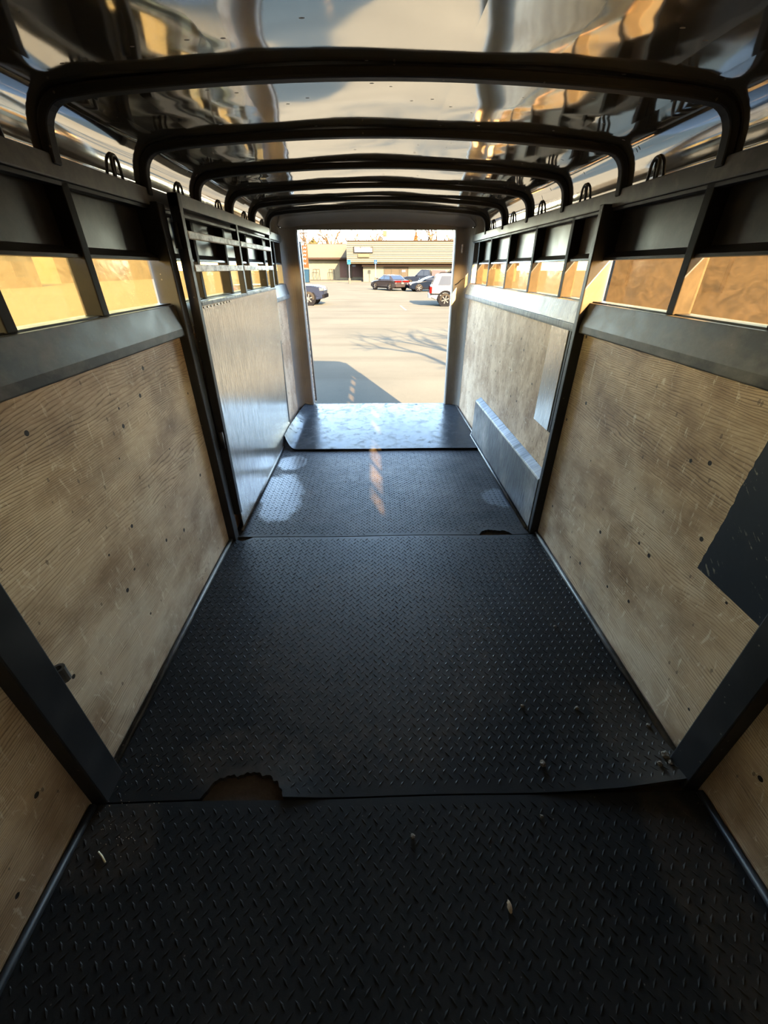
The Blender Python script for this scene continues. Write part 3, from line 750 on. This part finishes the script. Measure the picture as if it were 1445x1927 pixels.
# right wing: roof block and mansard of boards
mk('roof_block', MB().box(xw+.05, rx, YB+.3, 96, Z_(494, YB), Z_(453, YB)-.05), 'siding2', bl)
nb = 11; zt, zb = Z_(454, YB), Z_(493, YB)
for k in range(nb):
    z0 = zb+(zt-zb)*k/nb; z1 = zb+(zt-zb)*(k+1)/nb
    mk('siding_board', MB().hexa([(xw,YB-.02,z0),(rx,YB-.02,z0),(rx,YB+.34,z0),(xw,YB+.34,z0)], [(xw,YB+.08,z1-.06),(rx,YB+.08,z1-.06),(rx,YB+.34,z1-.06),(xw,YB+.34,z1-.06)]), 'siding', bl)
mk('roof_cap', MB().box(xw-.05, rx, YB-.06, YB+.5, zt-.02, zt+.14), 'fascia', bl)
mk('fascia', MB().box(xw, rx, YB+.25, YW+.3, Z_(495.5, YB)-.02, zb), 'cream', bl)
mk('soffit_beam', MB().box(X_(681, YB+1), rx, YB+1.0, YW, Z_(501, YB+1), Z_(495, YB+1)), 'fascia', bl)
mk('wall_panel', MB().box(X_(683, YW), rx, YW, YW+.4, g, Z_(494, YW)), 'brickwall', bl)
mk('wall_panel', MB().box(X_(683, YW), X_(683, YW)+.5, YW+.4, 90, g, Z_(494, YW)), 'brown', bl)
mk('shop_window', rect(724, 499, 768, 527, YW-.06, .05), 'shopglass', bl)
for px in (723, 737, 752, 755, 768): mk('mullion', rect(px-.7, 498, px+.7, 527, YW-.14, .1), 'alu', bl)
mk('transom', rect(722, 494, 769, 498.5, YW-.16, .12), 'siding2', bl)
mk('door_notice', rect(756, 508, 763, 512, YW-.12, .03), 'signwhite', bl)
# left wing set back
xl = X_(581, YL); xr = X_(683, YL)
mk('wall_panel', MB().box(X_(560, YL), xr, YL, YL+.4, g, Z_(485, YL)), 'brickwall', bl)
zt2, zb2 = Z_(460, YL), Z_(485, YL)
for k in range(9):
    z0 = zb2+(zt2-zb2)*k/9; z1 = zb2+(zt2-zb2)*(k+1)/9
    mk('siding_board', MB().hexa([(xl,YL-1.5+k*.07,z0),(xr,YL-1.5+k*.07,z0),(xr,YL+.2,z0),(xl,YL+.2,z0)], [(xl,YL-1.5+(k+1)*.07+.03,z1+.01),(xr,YL-1.5+(k+1)*.07+.03,z1+.01),(xr,YL+.2,z1+.01),(xl,YL+.2,z1+.01)]), 'siding2', bl)
mk('fascia', MB().box(xl, xr, YL-1.5, YL, zb2-.30, zb2-.02), 'fascia', bl)
mk('roof_cap', MB().box(xl, xr, YL-.8, YL+.4, zt2, zt2+.10), 'fascia', bl)
mk('brick_panel', rect(640, 487, 662, 522, YL-.12, .1), 'brown', bl)
mk('entry_door', rect(653, 490, 661, 523, YL-.25, .1), 'shopglass', bl)
mk('brick_panel', rect(662, 487, 682, 521, YL-.14, .1), 'brown', bl)
mk('wall_notice', rect(663, 498, 669, 502, YL-.2, .04), 'signwhite', bl)
kerb = mk('sidewalk', MB().box(X_(560, YL), X_(690, YL), YW+1.2, YL, gz(YW)-.02, gz(YW)+.16), 'concrete'); tag(kerb, 'raised concrete walk before the set back shop wing', 'sidewalk', kind='structure')
# signs
sg = root('shop_sign', at(686, 468, YB-.2), 'white lightbox sign with dark frame on the tan siding', 'sign')
mk('sign_frame', rect(665.5, 463.8, 701.5, 475.5, YB-.28, .25), 'signdark', sg)
mk('sign_face', rect(667, 464.8, 700.2, 474.6, YB-.34, .06), 'signwhite', sg)
for (a, b, c, d) in ((677,464.9,679.6,467),(680,470,681,471.2),(683.6,468.6,684.8,470.6),(687,468.5,687.5,469.5),(697,464.9,700,467),(697.6,470.2,699,471.2)):
    mk('lettering', rect(a, b, c, d, YB-.36, .02), 'alu', sg)
sg = root('shop_sign', at(685, 481, YB-.2), 'small cream sign under the white lightbox', 'sign')
mk('sign_face', rect(673.5, 477.5, 695, 484, YB-.3, .27), 'cream', sg)
for k in range(9): mk('letter', rect(676+k*2, 479.8, 677.2+k*2, 481.8, YB-.32, .02), 'siding2', sg)
YS = 84.
sg = root('upright_sign', (at(572, 480, YS).x, YS, gz(YS)), 'tall orange upright sign at the left end of the shop', 'sign')
mk('sign_post', MB().box(at(567, 480, YS).x, at(568.6, 480, YS).x, YS, YS+.3, gz(YS), at(568, 460, YS).z), 'cream', sg)
mk('sign_post', MB().box(at(577.5, 480, YS).x, at(579, 480, YS).x, YS, YS+.3, gz(YS), at(578, 459, YS).z), 'cream', sg)
mk('sign_face', rect(569, 461, 577.2, 504, YS-.05, .2), 'orange', sg)
def stroke(mm, px0, py0, px1, py1):
    a, b = at(px0, py0, YS-.08), at(px1, py1, YS-.08); d = (b-a).normalized(); s = Vector((-d.z, 0, d.x))*.05
    mm.prism([a-s, b-s, b+s, a+s], (0, .03, 0))
for cy_ in (466, 473, 480, 487, 496):
    mm = MB(); stroke(mm, 571, cy_+2, 571.6, cy_-2); stroke(mm, 571.6, cy_-2, 575, cy_+1.6); stroke(mm, 575, cy_+1.6, 575.6, cy_-2)
    mk('letter', mm, 'signwhite', sg)
# accessible-parking signs
def access_sign(px, top, bot, base, Y, label, col, post=True, pict=True):
    c = at(px, (top+bot)/2, Y); s = root('parking_sign', (c.x, Y, gz(Y)), label, 'sign', 'accessible parking signs')
    h = at(px, top, Y).z-at(px, bot, Y).z; wd = h*.85
    if post:
        mk('sign_post', MB().box(c.x-.045, c.x+.045, Y+.03, Y+.12, gz(Y)-.05, c.z+h*.5), 'signwhite', s)
        mk('post_base', MB().tube([(c.x, Y+.07, gz(Y)-.05), (c.x, Y+.07, gz(Y)+.75)], [.22, .17], 10), 'concrete', s)
    mk('sign_plate', MB().box(c.x-wd/2, c.x+wd/2, Y-.02, Y+.02, c.z-h/2, c.z+h/2), col, s)
    if pict:   # seated figure and wheel
        mb = MB(); k = h/2.4; u = lambda x, z: (c.x+x*k, Y-.03, c.z+z*k)
        mb.tube([u(-.1,.75), u(-.1,.74)], .001, 3)
        mb.tube([(c.x-.10*k, Y-.028, c.z+.8*k), (c.x-.10*k, Y-.04, c.z+.8*k)], .14*k, 8)
        mb.tube([u(-.1,.55), u(-.05,0), u(.4,0), u(.55,-.6), u(.75,-.55)], .09*k, 6)
        mb.tube([u(-.05+.48*math.cos(R(t)), -.38+.48*math.sin(R(t))) for t in range(130, 390, 26)], .07*k, 6)
        mk('pictogram', mb, 'signwhite', s)
    return s
access_sign(656.5, 488.5, 497.5, 533, 73., 'cyan blue parking sign on a white post in a concrete base', 'cyan', pict=False)
_s = [o for o in COL.objects if o.name.startswith('parking_sign')][0]
for _a, _b in ((654.6, 655.8), (656.2, 657.4), (657.8, 659)): mk('sign_mark', rect(_a, 489.6, _b, 492, 72.96, .02), 'blue', _s)
access_sign(706.5, 489, 496.5, 528, 78.6, 'blue and white access sign on a post by the tan shop front', 'blue')
# blue bin, bike racks
MT['binblue'] = plain('bin_blue', (0.0030,0.0075,0.0130), 0.5, 0, 0)
YK = 78.; c = at(577, 515, YK)
bn = root('trash_bin', (c.x, YK, gz(YK)), 'blue wheeled bin below the orange upright sign', 'bin')
z0, z1 = gz(YK)+.05, at(577, 509, YK).z
mk('bin_body', MB().hexa([(c.x-.30,YK-.3,z0),(c.x+.30,YK-.3,z0),(c.x+.30,YK+.3,z0),(c.x-.30,YK+.3,z0)], [(c.x-.42,YK-.4,z1),(c.x+.42,YK-.4,z1),(c.x+.42,YK+.4,z1),(c.x-.42,YK+.4,z1)]), 'binblue', bn)
mk('bin_lid', MB().hexa([(c.x-.46,YK-.44,z1),(c.x+.46,YK-.44,z1),(c.x+.46,YK+.46,z1),(c.x-.46,YK+.46,z1)], [(c.x-.40,YK-.38,z1+.07),(c.x+.40,YK-.38,z1+.07),(c.x+.40,YK+.42,z1+.16),(c.x-.40,YK+.42,z1+.16)]), 'binblue', bn)
for s_ in (-1, 1): mk('wheel', MB().tube([(c.x+s_*.28, YK+.3, z0+.05), (c.x+s_*.36, YK+.3, z0+.05)], .10, 10), 'signdark', bn)
for (pa, pb, lab) in ((589, 601, 'left dark tube rack by the cream wall'), (619, 629, 'right dark tube rack by the cream wall, nearer the entry')):
    Y = YL-1.2; a, b = at(pa, 507, Y), at(pb, 507, Y); zz = gz(YW)+.16
    rk = root('bike_rack', (a.x, Y, zz), lab, 'rack', 'tube racks by the cream wall')
    mk('rail', MB().tube([(a.x, Y, a.z), (b.x, Y, b.z)], .05, 6), 'signdark', rk)
    for f_ in (0, .5, 1): mk('leg', MB().tube([(a.x+(b.x-a.x)*f_, Y, zz), (a.x+(b.x-a.x)*f_, Y, a.z)], .045, 6), 'signdark', rk)
# roof things
MT['hvac'] = plain('rooftop_unit', (0.0160,0.0145,0.0110), 0.7, 0, 0)
for (a, b, c_, d, lab) in ((836.5, 450.5, 839.5, 455, 'small grey vent box on the shop roof'), (848, 450.5, 857, 455, 'tan rooftop unit at the right end of the shop roof')):
    Y = 86.; q = rect(a, b, c_, d, Y, 1.6)
    for i, v in enumerate(q.v): q.v[i] = (v[0], v[1], max(v[2], zt-.3)) if v[2] > zt else (v[0], v[1], zt-.3)
    u = root('rooftop_unit', ((q.v[0][0]+q.v[1][0])/2, Y, zt-.3), lab, 'rooftop unit')
    mk('housing', q, 'hvac', u, bevel=.05); x0, x1 = q.v[0][0], q.v[1][0]; zz = q.v[4][2]
    mk('grille', MB().box(x0+.1, x1-.1, Y-.04, Y+.02, zt+.05, zz-.1), 'siding2', u); mk('fan_cowl', MB().tube([((x0+x1)/2, Y+.8, zz-.02), ((x0+x1)/2, Y+.8, zz+.12)], min(.4, (x1-x0)*.4), 12), 'alu', u)
Y = 130.; c = at(724, 440, Y)
ps = root('pole_sign', (at(719, 440, Y).x, Y, gz(Y)), 'tan square sign on a tall pole behind the shop roof', 'sign')
q = rect(720.5, 434, 728, 445.5, Y, .5); mk('sign_panel', q, 'cream', ps)
mk('pole', MB().box(at(718.4, 440, Y).x, at(719.4, 440, Y).x, Y, Y+.25, gz(Y), at(719, 432, Y).z), 'alu', ps)
mk('arm', MB().box(at(718.4, 440, Y).x, at(721, 440, Y).x, Y, Y+.2, at(719, 437, Y).z, at(719, 436, Y).z), 'alu', ps)
br = MB().tube([at(718.5, 455, 83), at(718.8, 447.5, 83), at(723, 455, 83)], .09, 6)
o = mk('roof_bracket', br, 'alu'); o.location = (0,0,0); tag(o, 'thin bent metal bracket standing on the shop roof edge', 'bracket')
MT['pole'] = plain('wood_pole', (0.0100,0.0085,0.0075), 0.9, 0, 0)
for (px, top, Y, lab) in ((605.5, 446, 150, 'grey utility pole with crossarm above the left shop wing'), (570, 432, 105, 'tall pale pole at the left edge of the doorway view')):
    c = at(px, top, Y); u = root('utility_pole', (c.x, Y, gz(Y)), lab, 'pole')
    mk('shaft', MB().tube([(c.x, Y, gz(Y)-.1), (c.x, Y, c.z)], [.2, .13], 8), 'pole', u)
    mk('crossarm', MB().box(c.x-.9, c.x+.9, Y-.08, Y+.08, c.z-.7, c.z-.52), 'pole', u)

# --- trees
MT['bark'] = plain('winter_bark', (0.0260,0.0170,0.0105), 0.95, 0, 0)
MT['barkpale'] = plain('pale_winter_bark', (0.0320,0.0240,0.0170), 0.95, 0, 0)
MT['needle'] = plain('rusty_needles', (0.0240,0.0115,0.0045), 0.9, 0, 0, .3, 4)
MT['olive'] = plain('olive_leaves', (0.0160,0.0135,0.0055), 0.9, 0, 0, .3, 4)
def bare_tree(name, x, y, z, h, label, mtl, seed, spread=.6, depth=5, r0=None, group='bare winter trees'):
    rnd = random.Random(seed)
    o = root(name, (x, y, z), label, 'tree', group)
    trunk = MB(); tw = MB(); r0 = r0 or h*.024
    def grow(p, d, L, r, k):
        q = p+d*L*.5+Vector((rnd.uniform(-1,1), rnd.uniform(-1,1), 0))*L*.05; e = p+d*L
        (trunk if k >= depth-1 else tw).tube([p, q, e], [r, r*.85, r*.68], 5 if k > 1 else 3, cap=False)
        if k == 0: return
        for i in range(rnd.choice((2, 3, 3)) if k > 1 else 3):
            ax = Vector((rnd.uniform(-1,1), rnd.uniform(-1,1), rnd.uniform(-.3,.8))).normalized()
            nd = (d*(1-spread*.5)+ax*spread).normalized(); nd.z = max(nd.z, -.1)
            grow(e if i else p+d*L*.8, nd.normalized(), L*rnd.uniform(.60, .82), r*.62, k-1)
    grow(Vector((x, y, z-.1)), Vector((0,0,1)), h*.30, r0, depth)
    mk('trunk', trunk, mtl, o, smooth=True); c = mk('crown', tw, mtl, o, smooth=True); c['kind'] = 'stuff'
    return o
trees = [(563, 440, 110, 'thin bare tree at the far left of the doorway view', 'barkpale'), (576, 442, 126, 'bare tree beside the tall pale pole', 'bark'),
         (634, 443, 105, 'rusty bare bush tree over the left shop wing', 'bark'), (651, 445, 119, 'grey bare tree behind the step in the shop roof', 'barkpale'),
         (684, 438, 103, 'bare tree rising behind the white shop sign', 'bark'), (699, 446, 138, 'small bare tree left of the tan pole sign', 'barkpale'),
         (815, 436, 114, 'wide spreading bare tree right of the rusty conifer', 'bark'), (848, 436, 108, 'bare tree at the right edge of the doorway view', 'barkpale')]
for i, (px, top, Y, lab, mt_) in enumerate(trees):
    c = at(px, top, Y); h = (c.z-gz(Y))*1.42
    bare_tree('bare_tree', c.x, Y, gz(Y), h, lab, mt_, 30+i, .66, 4, h*.05)
def cone_tree(px, top, base, Y, label, mtl, wid, rnd_top=0, seed=3):
    rnd = random.Random(seed); c = at(px, top, Y); o = root('conifer', (c.x, Y, gz(Y)), label, 'tree')
    h = c.z-gz(Y); mk('trunk', MB().tube([(c.x, Y, gz(Y)-.1), (c.x, Y, c.z-.3)], [.25, .05], 6), 'bark', o)
    mb = MB(); N_ = 14
    prof = [(.22, .30), (.34, .92), (.5, .72), (.68, .46), (.85, .22), (.98, .03)] if not rnd_top else [(.35, .5), (.5, .9), (.68, 1.0), (.84, .8), (.94, .45), (.99, .05)]
    for f_, q_ in prof:
        for j in range(N_):
            a = 2*math.pi*j/N_; q = wid*q_*rnd.uniform(.72, 1.05); mb.v.append((c.x+q*math.cos(a), Y+q*math.sin(a), gz(Y)+h*f_*rnd.uniform(.985, 1.01)))
    for i in range(len(prof)-1):
        for j in range(N_): mb.f.append((i*N_+j, i*N_+(j+1) % N_, (i+1)*N_+(j+1) % N_, (i+1)*N_+j))
    for k in range(420):
        t = rnd.random()**.8; z = gz(Y)+h*(.25+.75*t); r = wid*((1-t) if not rnd_top else math.sqrt(max(0, 1-(2*t-1)**2)))*rnd.uniform(.6, 1.1)+.08; a = rnd.uniform(0, 6.283)
        p = Vector((c.x+r*math.cos(a), Y+r*math.sin(a), z)); s = rnd.uniform(.2, .42)*(1.1-.6*t)
        d = Vector((math.cos(a)*.8, math.sin(a)*.8, rnd.uniform(-.2,.6)))*s; e = Vector((-math.sin(a), math.cos(a), 0))*s*.5
        mb.add([p-d*.6-e, p-d*.6+e, p+d, p+Vector((0,0,s*.35))], [(0,1,2),(0,3,1),(1,3,2),(2,3,0)])
    f_ = mk('foliage', mb, mtl, o); f_['kind'] = 'stuff'; return o
cone_tree(783, 433, 455, 100, 'rusty orange conifer behind the shop roof', 'needle', 1.9)
cone_tree(589, 449, 460, 100, 'round olive shrub tree over the left shop wing', 'olive', 1.5, 1, seed=9)
# the tree whose branches shade the asphalt: it stands beyond the right wall
bare_tree('bare_tree', 6.4, -.6, gz(0), 9.5, 'large bare tree standing out of frame right, shading the asphalt', 'bark', 5, .78, 5, .24)

# --- vehicles
MT['tyre'] = plain('tyre_rubber', (0.0065,0.0057,0.0046), 0.9, 0, 0)
MT['rim'] = plain('alloy_rim', (0.0210,0.0205,0.0200), 0.6, 0, 0)
MT['carglass'] = plain('car_glass', (0.0025,0.0030,0.0040), .12, 0, .10, .02)
MT['cartrim'] = plain('black_trim', (0.0022,0.0022,0.0024), 0.5, 0, 0)
MT['tail'] = plain('tail_light_red', (0.0150,0.0010,0.0008), 0.5, 0, 0)
MT['lamp'] = plain('head_light', (0.0220,0.0220,0.0220), 0.5, 0, 0)
MT['plate'] = plain('licence_plate', (0.0200,0.0200,0.0200), 0.5, 0, 0)
MT['chrome'] = plain('chrome', (0.0300,0.0300,0.0300), 0.5, 0, 0)
def paint(name, col, rough=.22):
    t = NT(name); return t.end(t.bsdf((*[k*.23 for k in col], 1), rough, 0, .03, None, 0))
KIND = {
 'sedan': dict(low=[(-2.48,.40),(-2.52,.72),(-2.44,.98),(-1.75,1.03),(.9,.98),(1.9,.88),(2.42,.74),(2.52,.58),(2.50,.34),(2.2,.22),(-2.2,.24)], top=[(-1.95,1.01),(-1.15,1.43),(.10,1.47),(1.15,.97)], W=.94, wr=.70, ax=(1.52,-1.50), r=.35, win=[(-1.35,-.28),(-.20,.85)]),
 'coupe': dict(low=[(-2.30,.42),(-2.35,.75),(-2.25,1.00),(-1.3,1.03),(.7,.97),(1.7,.86),(2.25,.72),(2.38,.55),(2.35,.32),(2.0,.20),(-2.0,.22)], top=[(-1.75,1.01),(-.85,1.34),(.0,1.37),(1.15,.95)], W=.94, wr=.68, ax=(1.42,-1.38), r=.36, win=[(-1.15,-.70),(-.60,.80)]),
 'pickup': dict(low=[(-2.9,.55),(-2.9,1.18),(-.6,1.20),(1.25,1.18),(2.3,1.14),(2.78,1.06),(2.92,.86),(2.90,.42),(2.5,.32),(-2.6,.38)], top=[(-.85,1.18),(-.62,1.88),(.45,1.92),(1.28,1.16)], W=.99, wr=.80, ax=(1.93,-1.72), r=.41, win=[(-.58,.06),(.14,.92)]),
 'suv': dict(low=[(-2.28,.48),(-2.36,.62),(-2.30,1.14),(1.15,1.12),(2.1,1.06),(2.34,.9),(2.36,.46),(2.0,.34),(-2.0,.36)], top=[(-2.26,1.12),(-1.95,1.76),(.30,1.80),(1.10,1.11)], W=.92, wr=.74, ax=(1.38,-1.36), r=.375, win=[(-1.92,-1.02),(-.80,-.08),(.02,.72)]),
}
def wheel_mb(x, y, r, wdt, s):
    mb = MB(); prof = [(r*.62, -.5), (r*.9, -.5), (r*.98, -.36), (r, -.2), (r, .2), (r*.98, .36), (r*.9, .5), (r*.62, .5)]; n = 22
    for i in range(n):
        a = 2*math.pi*i/n
        for rr, q in prof: mb.v.append((x+rr*math.cos(a), y+q*wdt, r+rr*math.sin(a)))
    k = len(prof)
    for i in range(n):
        for j in range(k-1):
            a, b = i*k+j, ((i+1) % n)*k+j; mb.f.append((a, a+1, b+1, b))
    return mb
def rim_mb(x, y, r, s):
    mb = MB(); n = 22; R1 = r*.64
    for i in range(6):
        a = 2*math.pi*i/6+.3; d = Vector((math.cos(a), 0, math.sin(a))); e = Vector((-math.sin(a), 0, math.cos(a)))
        c0 = Vector((x, y+s*.02, r)); p = [c0+d*r*.08-e*r*.06, c0+d*R1-e*r*.09, c0+d*R1+e*r*.09, c0+d*r*.08+e*r*.06]
        mb.prism(p, (0, s*.03, 0))
    mb.tube([(x, y, r), (x, y+s*.06, r)], r*.13, 10)
    return mb
def vehicle(name, kind, label, loc, heading, pm, scale=1, extras=()):
    K = KIND[kind]; o = root(name, loc, label, 'car' if kind in ('sedan','coupe') else 'truck' if kind == 'pickup' else 'suv', 'vehicles in the lot', R(heading))
    o.scale = (scale,)*3
    W, wr = K['W'], K['wr']; low = K['low']; cx_ = sum(p[0] for p in low)/len(low); cz_ = sum(p[1] for p in low)/len(low)
    rings = [(-W, .93, .90), (-W+.05, .985, .98), (-W+.14, 1, 1), (W-.14, 1, 1), (W-.05, .985, .98), (W, .93, .90)]
    m = MB(); n = len(low)
    for y, sx_, sz_ in rings:
        for x, z in low: m.v.append((cx_+(x-cx_)*sx_, y*(1-.06*(abs(x)/2.6)**3), cz_+(z-cz_)*sz_))
    for i in range(len(rings)-1):
        for j in range(n): m.f.append((i*n+j, i*n+(j+1) % n, (i+1)*n+(j+1) % n, (i+1)*n+j))
    m.f += [tuple(range(n)), tuple((len(rings)-1)*n+j for j in range(n))]
    mk('body', m, pm, o, local=True, smooth=False, bevel=.02)
    t = K['top']; zb = min(p[1] for p in t)-.03; zt_ = max(p[1] for p in t); wb = W-.06
    hw = lambda z: wb+(wr-wb)*max(0, (z-zb))/(zt_-zb)
    m = MB(); m.v = [(x, -hw(z), z) for x, z in t]+[(x, hw(z), z) for x, z in t]; k = len(t)
    m.f = [tuple(range(k)), tuple(range(k, 2*k))]+[(i, (i+1) % k, k+(i+1) % k, k+i) for i in range(k)]
    mk('cabin', m, pm, o, local=True, bevel=.05)
    def xe(z):      # rear and front limits of the cabin at height z
        (a0, b0), (a1, b1) = t[0], t[1]; (c0, d0), (c1, d1) = t[3], t[2]
        f = (z-b0)/(b1-b0); g_ = (z-d0)/(d1-d0); return a0+(a1-a0)*f, c0+(c1-c0)*g_
    z0, z1 = max(t[0][1], t[3][1])+.05, min(t[1][1], t[2][1])-.09
    for s in (-1, 1):
        for (a, b) in K['win']:
            r0, f0 = xe(z0); r1, f1 = xe(z1)
            q = [(max(a, r0+.10), z0), (min(b, f0-.10), z0), (min(b, f1-.08), z1), (max(a, r1+.08), z1)]
            if kind == 'suv' and a < -1.5: q = [(-1.86, z0), (-1.10, z0), (-.92, z1), (-1.66, z1)]
            pts = [Vector((x, s*(hw(z)-.004), z)) for x, z in q]
            mk('window', MB().prism(pts, (0, s*.016, 0)), 'carglass', o, local=True)
        for x in K['ax']:
            r = K['r']
            m = MB(); m.tube([(x, s*(W-.10), r), (x, s*(W+.006), r+.02)], r*1.20, 22); mk('wheel_arch', m, 'cartrim', o, local=True)
            wh = mk('wheel', wheel_mb(x, s*(W-.095), r, .23, s), 'tyre', o, local=True, smooth=True)
            mk('wheel_well', MB().tube([(x, s*(W-.12), r), (x, s*(W-.02), r)], r*.64, 20), 'cartrim', wh, local=True)
            mk('rim', rim_mb(x, s*(W+.0), r, s), 'rim', wh, local=True)
        mk('mirror', MB().box(t[3][0]-.40, t[3][0]-.22, s*(W-.02) if s > 0 else -W-.16, W+.16 if s > 0 else -(W-.02), t[3][1]+.05, t[3][1]+.20), pm, o, local=True, bevel=.03)
        xf = max(p[0] for p in low)-.06; xb = min(p[0] for p in low); hz = .66 if kind in ('sedan', 'coupe') else .92
        mk('headlight', MB().box(xf-.20, xf+.055, s*W*.52 if s > 0 else -W*.93, W*.93 if s > 0 else -W*.52, hz-.07, hz+.07), 'lamp', o, local=True, bevel=.02)
        tz = (.80, .95) if kind in ('sedan', 'coupe') else (.72, 1.08); ty = (W*.10, W*.95) if kind in ('sedan', 'coupe') else (W*.78, W*1.0)
        mk('tail_light', MB().box(xb-.012, xb+.14, s*ty[0] if s > 0 else -ty[1], ty[1] if s > 0 else -ty[0], *tz), 'tail', o, local=True, bevel=.02)
    # screens
    for (i, j, sg_) in ((2, 3, 1), (0, 1, -1)):
        (xa, za), (xb_, zb_) = t[i], t[j]
        l = lambda f: (xa+(xb_-xa)*f, za+(zb_-za)*f)
        (p0, q0), (p1, q1) = l(.12), l(.86); dx = sg_*.012
        pts = [Vector((p0+dx, -hw(q0)+.09, q0)), Vector((p0+dx, hw(q0)-.09, q0)), Vector((p1+dx, hw(q1)-.09, q1)), Vector((p1+dx, -hw(q1)+.09, q1))]
        mk('windscreen' if sg_ > 0 else 'rear_window', MB().prism(pts, (sg_*.01, 0, .01)), 'carglass', o, local=True)
    xb = min(p[0] for p in low); xf = max(p[0] for p in low); bz = .50 if kind in ('sedan', 'coupe') else .58
    mk('bumper', MB().box(xb-.06, xb+.1, -W*.9, W*.9, bz-.14, bz+.10), pm if kind != 'pickup' else 'cartrim', o, local=True, bevel=.03)
    mk('bumper', MB().box(xf-.1, xf+.05, -W*.9, W*.9, bz-.16, bz+.06), 'cartrim', o, local=True, bevel=.03)
    mk('licence_plate', MB().box(xb-.075, xb-.055, -.16, .16, bz+.14, bz+.30), 'plate', o, local=True)
    mk('side_sill', MB().box(K['ax'][1]+K['r']*1.2, K['ax'][0]-K['r']*1.2, -W-.004, W+.004, .30, .38), 'cartrim', o, local=True)
    return o
def place(px, py): return onlot(px, py)
c = place(733, 547)
c1 = vehicle('parked_car', 'sedan', 'grey brown sedan with red tail lights parked nose to the shop', (c.x, c.y+1.2, gz(c.y)), 90+31, paint('grey_brown_paint', (.028,.022,.021)))
c = place(787, 549)
c2 = vehicle('parked_car', 'coupe', 'black blue coupe facing left behind the white suv', (c.x+1.30, c.y+.9, gz(c.y)), 180+9, paint('black_blue_paint', (.006,.009,.016), .12))
YP = 61.
c = at(772, 500, YP); p1 = vehicle('parked_pickup', 'pickup', 'dark blue pickup with pale cargo topper by the shop front', (c.x+2.0, YP, gz(YP)), 180-14, paint('dark_blue_paint', (.010,.014,.024), .15))
tp = MB(); tp.hexa([(-2.86,-.93,1.18),(-.92,-.93,1.18),(-.92,.93,1.18),(-2.86,.93,1.18)], [(-2.70,-.80,1.84),(-.92,-.80,1.88),(-.92,.80,1.88),(-2.70,.80,1.84)])
mk('cargo_topper', tp, paint('pale_topper', (.055,.046,.046), .4), p1, local=True, bevel=.05)
YV = 66.
c = at(829, 505, YV); vehicle('parked_suv', 'suv', 'dark blue suv far back at the right door edge', (c.x+2.3, YV, gz(YV)+.25), 180, paint('navy_paint', (.010,.013,.022), .12), 1.12)
c = place(841.5, 577)
v = vehicle('parked_suv', 'suv', 'white suv half hidden by the right door jamb, its rear to the left', (c.x+1.30, c.y+.95, gz(c.y)), -5, paint('white_paint', (.15,.155,.165), .3), 1.0)
for s in (-1, 1): mk('fender_flare', MB().tube([(-1.36+.47*math.cos(R(a)), s*.935, .375+.47*math.sin(R(a))) for a in range(-10, 200, 15)], .055, 6), 'cartrim', v, local=True, smooth=True)
mk('roof_rack', MB().tube([(-1.8, -.6, 1.80), (-1.7, -.6, 1.85), (.2, -.6, 1.87), (.3, -.6, 1.81)], .025, 6), 'cartrim', v, local=True)
mk('trim_stripe', MB().box(-2.30, 2.2, -.935, .935, .66, .72), 'cartrim', v, local=True)
c = place(583.5, 575)
vehicle('parked_pickup', 'pickup', 'navy pickup nose poking out from behind the left door jamb', (c.x-1.93, c.y+.95, gz(c.y)), -3, paint('navy_pickup_paint', (.012,.016,.030), .18), 1.0)

# --- what shows through the amber panes
MT['farwall'] = plain('pale_far_wall', (0.0200,0.0180,0.0140), 0.9, 0, 0, .1, .5)
MT['farroof'] = plain('far_roof', (0.0090,0.0080,0.0072), 0.9, 0, 0)
MT['darkbrick'] = plain('brown_brick', (0.0200,0.0150,0.0105), 0.9, 0, 0, .15, 1.2)
def shed(x0, x1, y0, y1, h, label, wallm, nwin, face):
    b = root('building', ((x0+x1)/2, (y0+y1)/2, gz((y0+y1)/2)), label, 'building'); g0 = -.9
    mk('wall', MB().box(x0, x1, y0, y1, g0, h), wallm, b); mk('roof', MB().box(x0-.4, x1+.4, y0-.4, y1+.4, h, h+.35), 'farroof', b)
    xf = x1 if face > 0 else x0
    for k in range(nwin):
        yy = y0+(y1-y0)*(k+.5)/nwin
        f_ = mk('window', MB().box(xf-.06, xf+.06, yy-1.0, yy+1.0, .5, 2.1), 'farroof', b); mk('pane', MB().box(xf-.08, xf+.08, yy-.85, yy+.85, .62, 1.98), 'shopglass', f_)
    return b
shed(-52, -44, 28, 62, 2.6, 'pale low building seen through the left amber panes', 'farwall', 6, 1)
shed(-60, -50, 75, 120, 3.4, 'second pale building farther along beyond the left panes', 'farwall', 6, 1)
shed(14, 20, -6, 30, 3.4, 'brown brick building in shade behind the right amber panes', 'darkbrick', 5, -1)
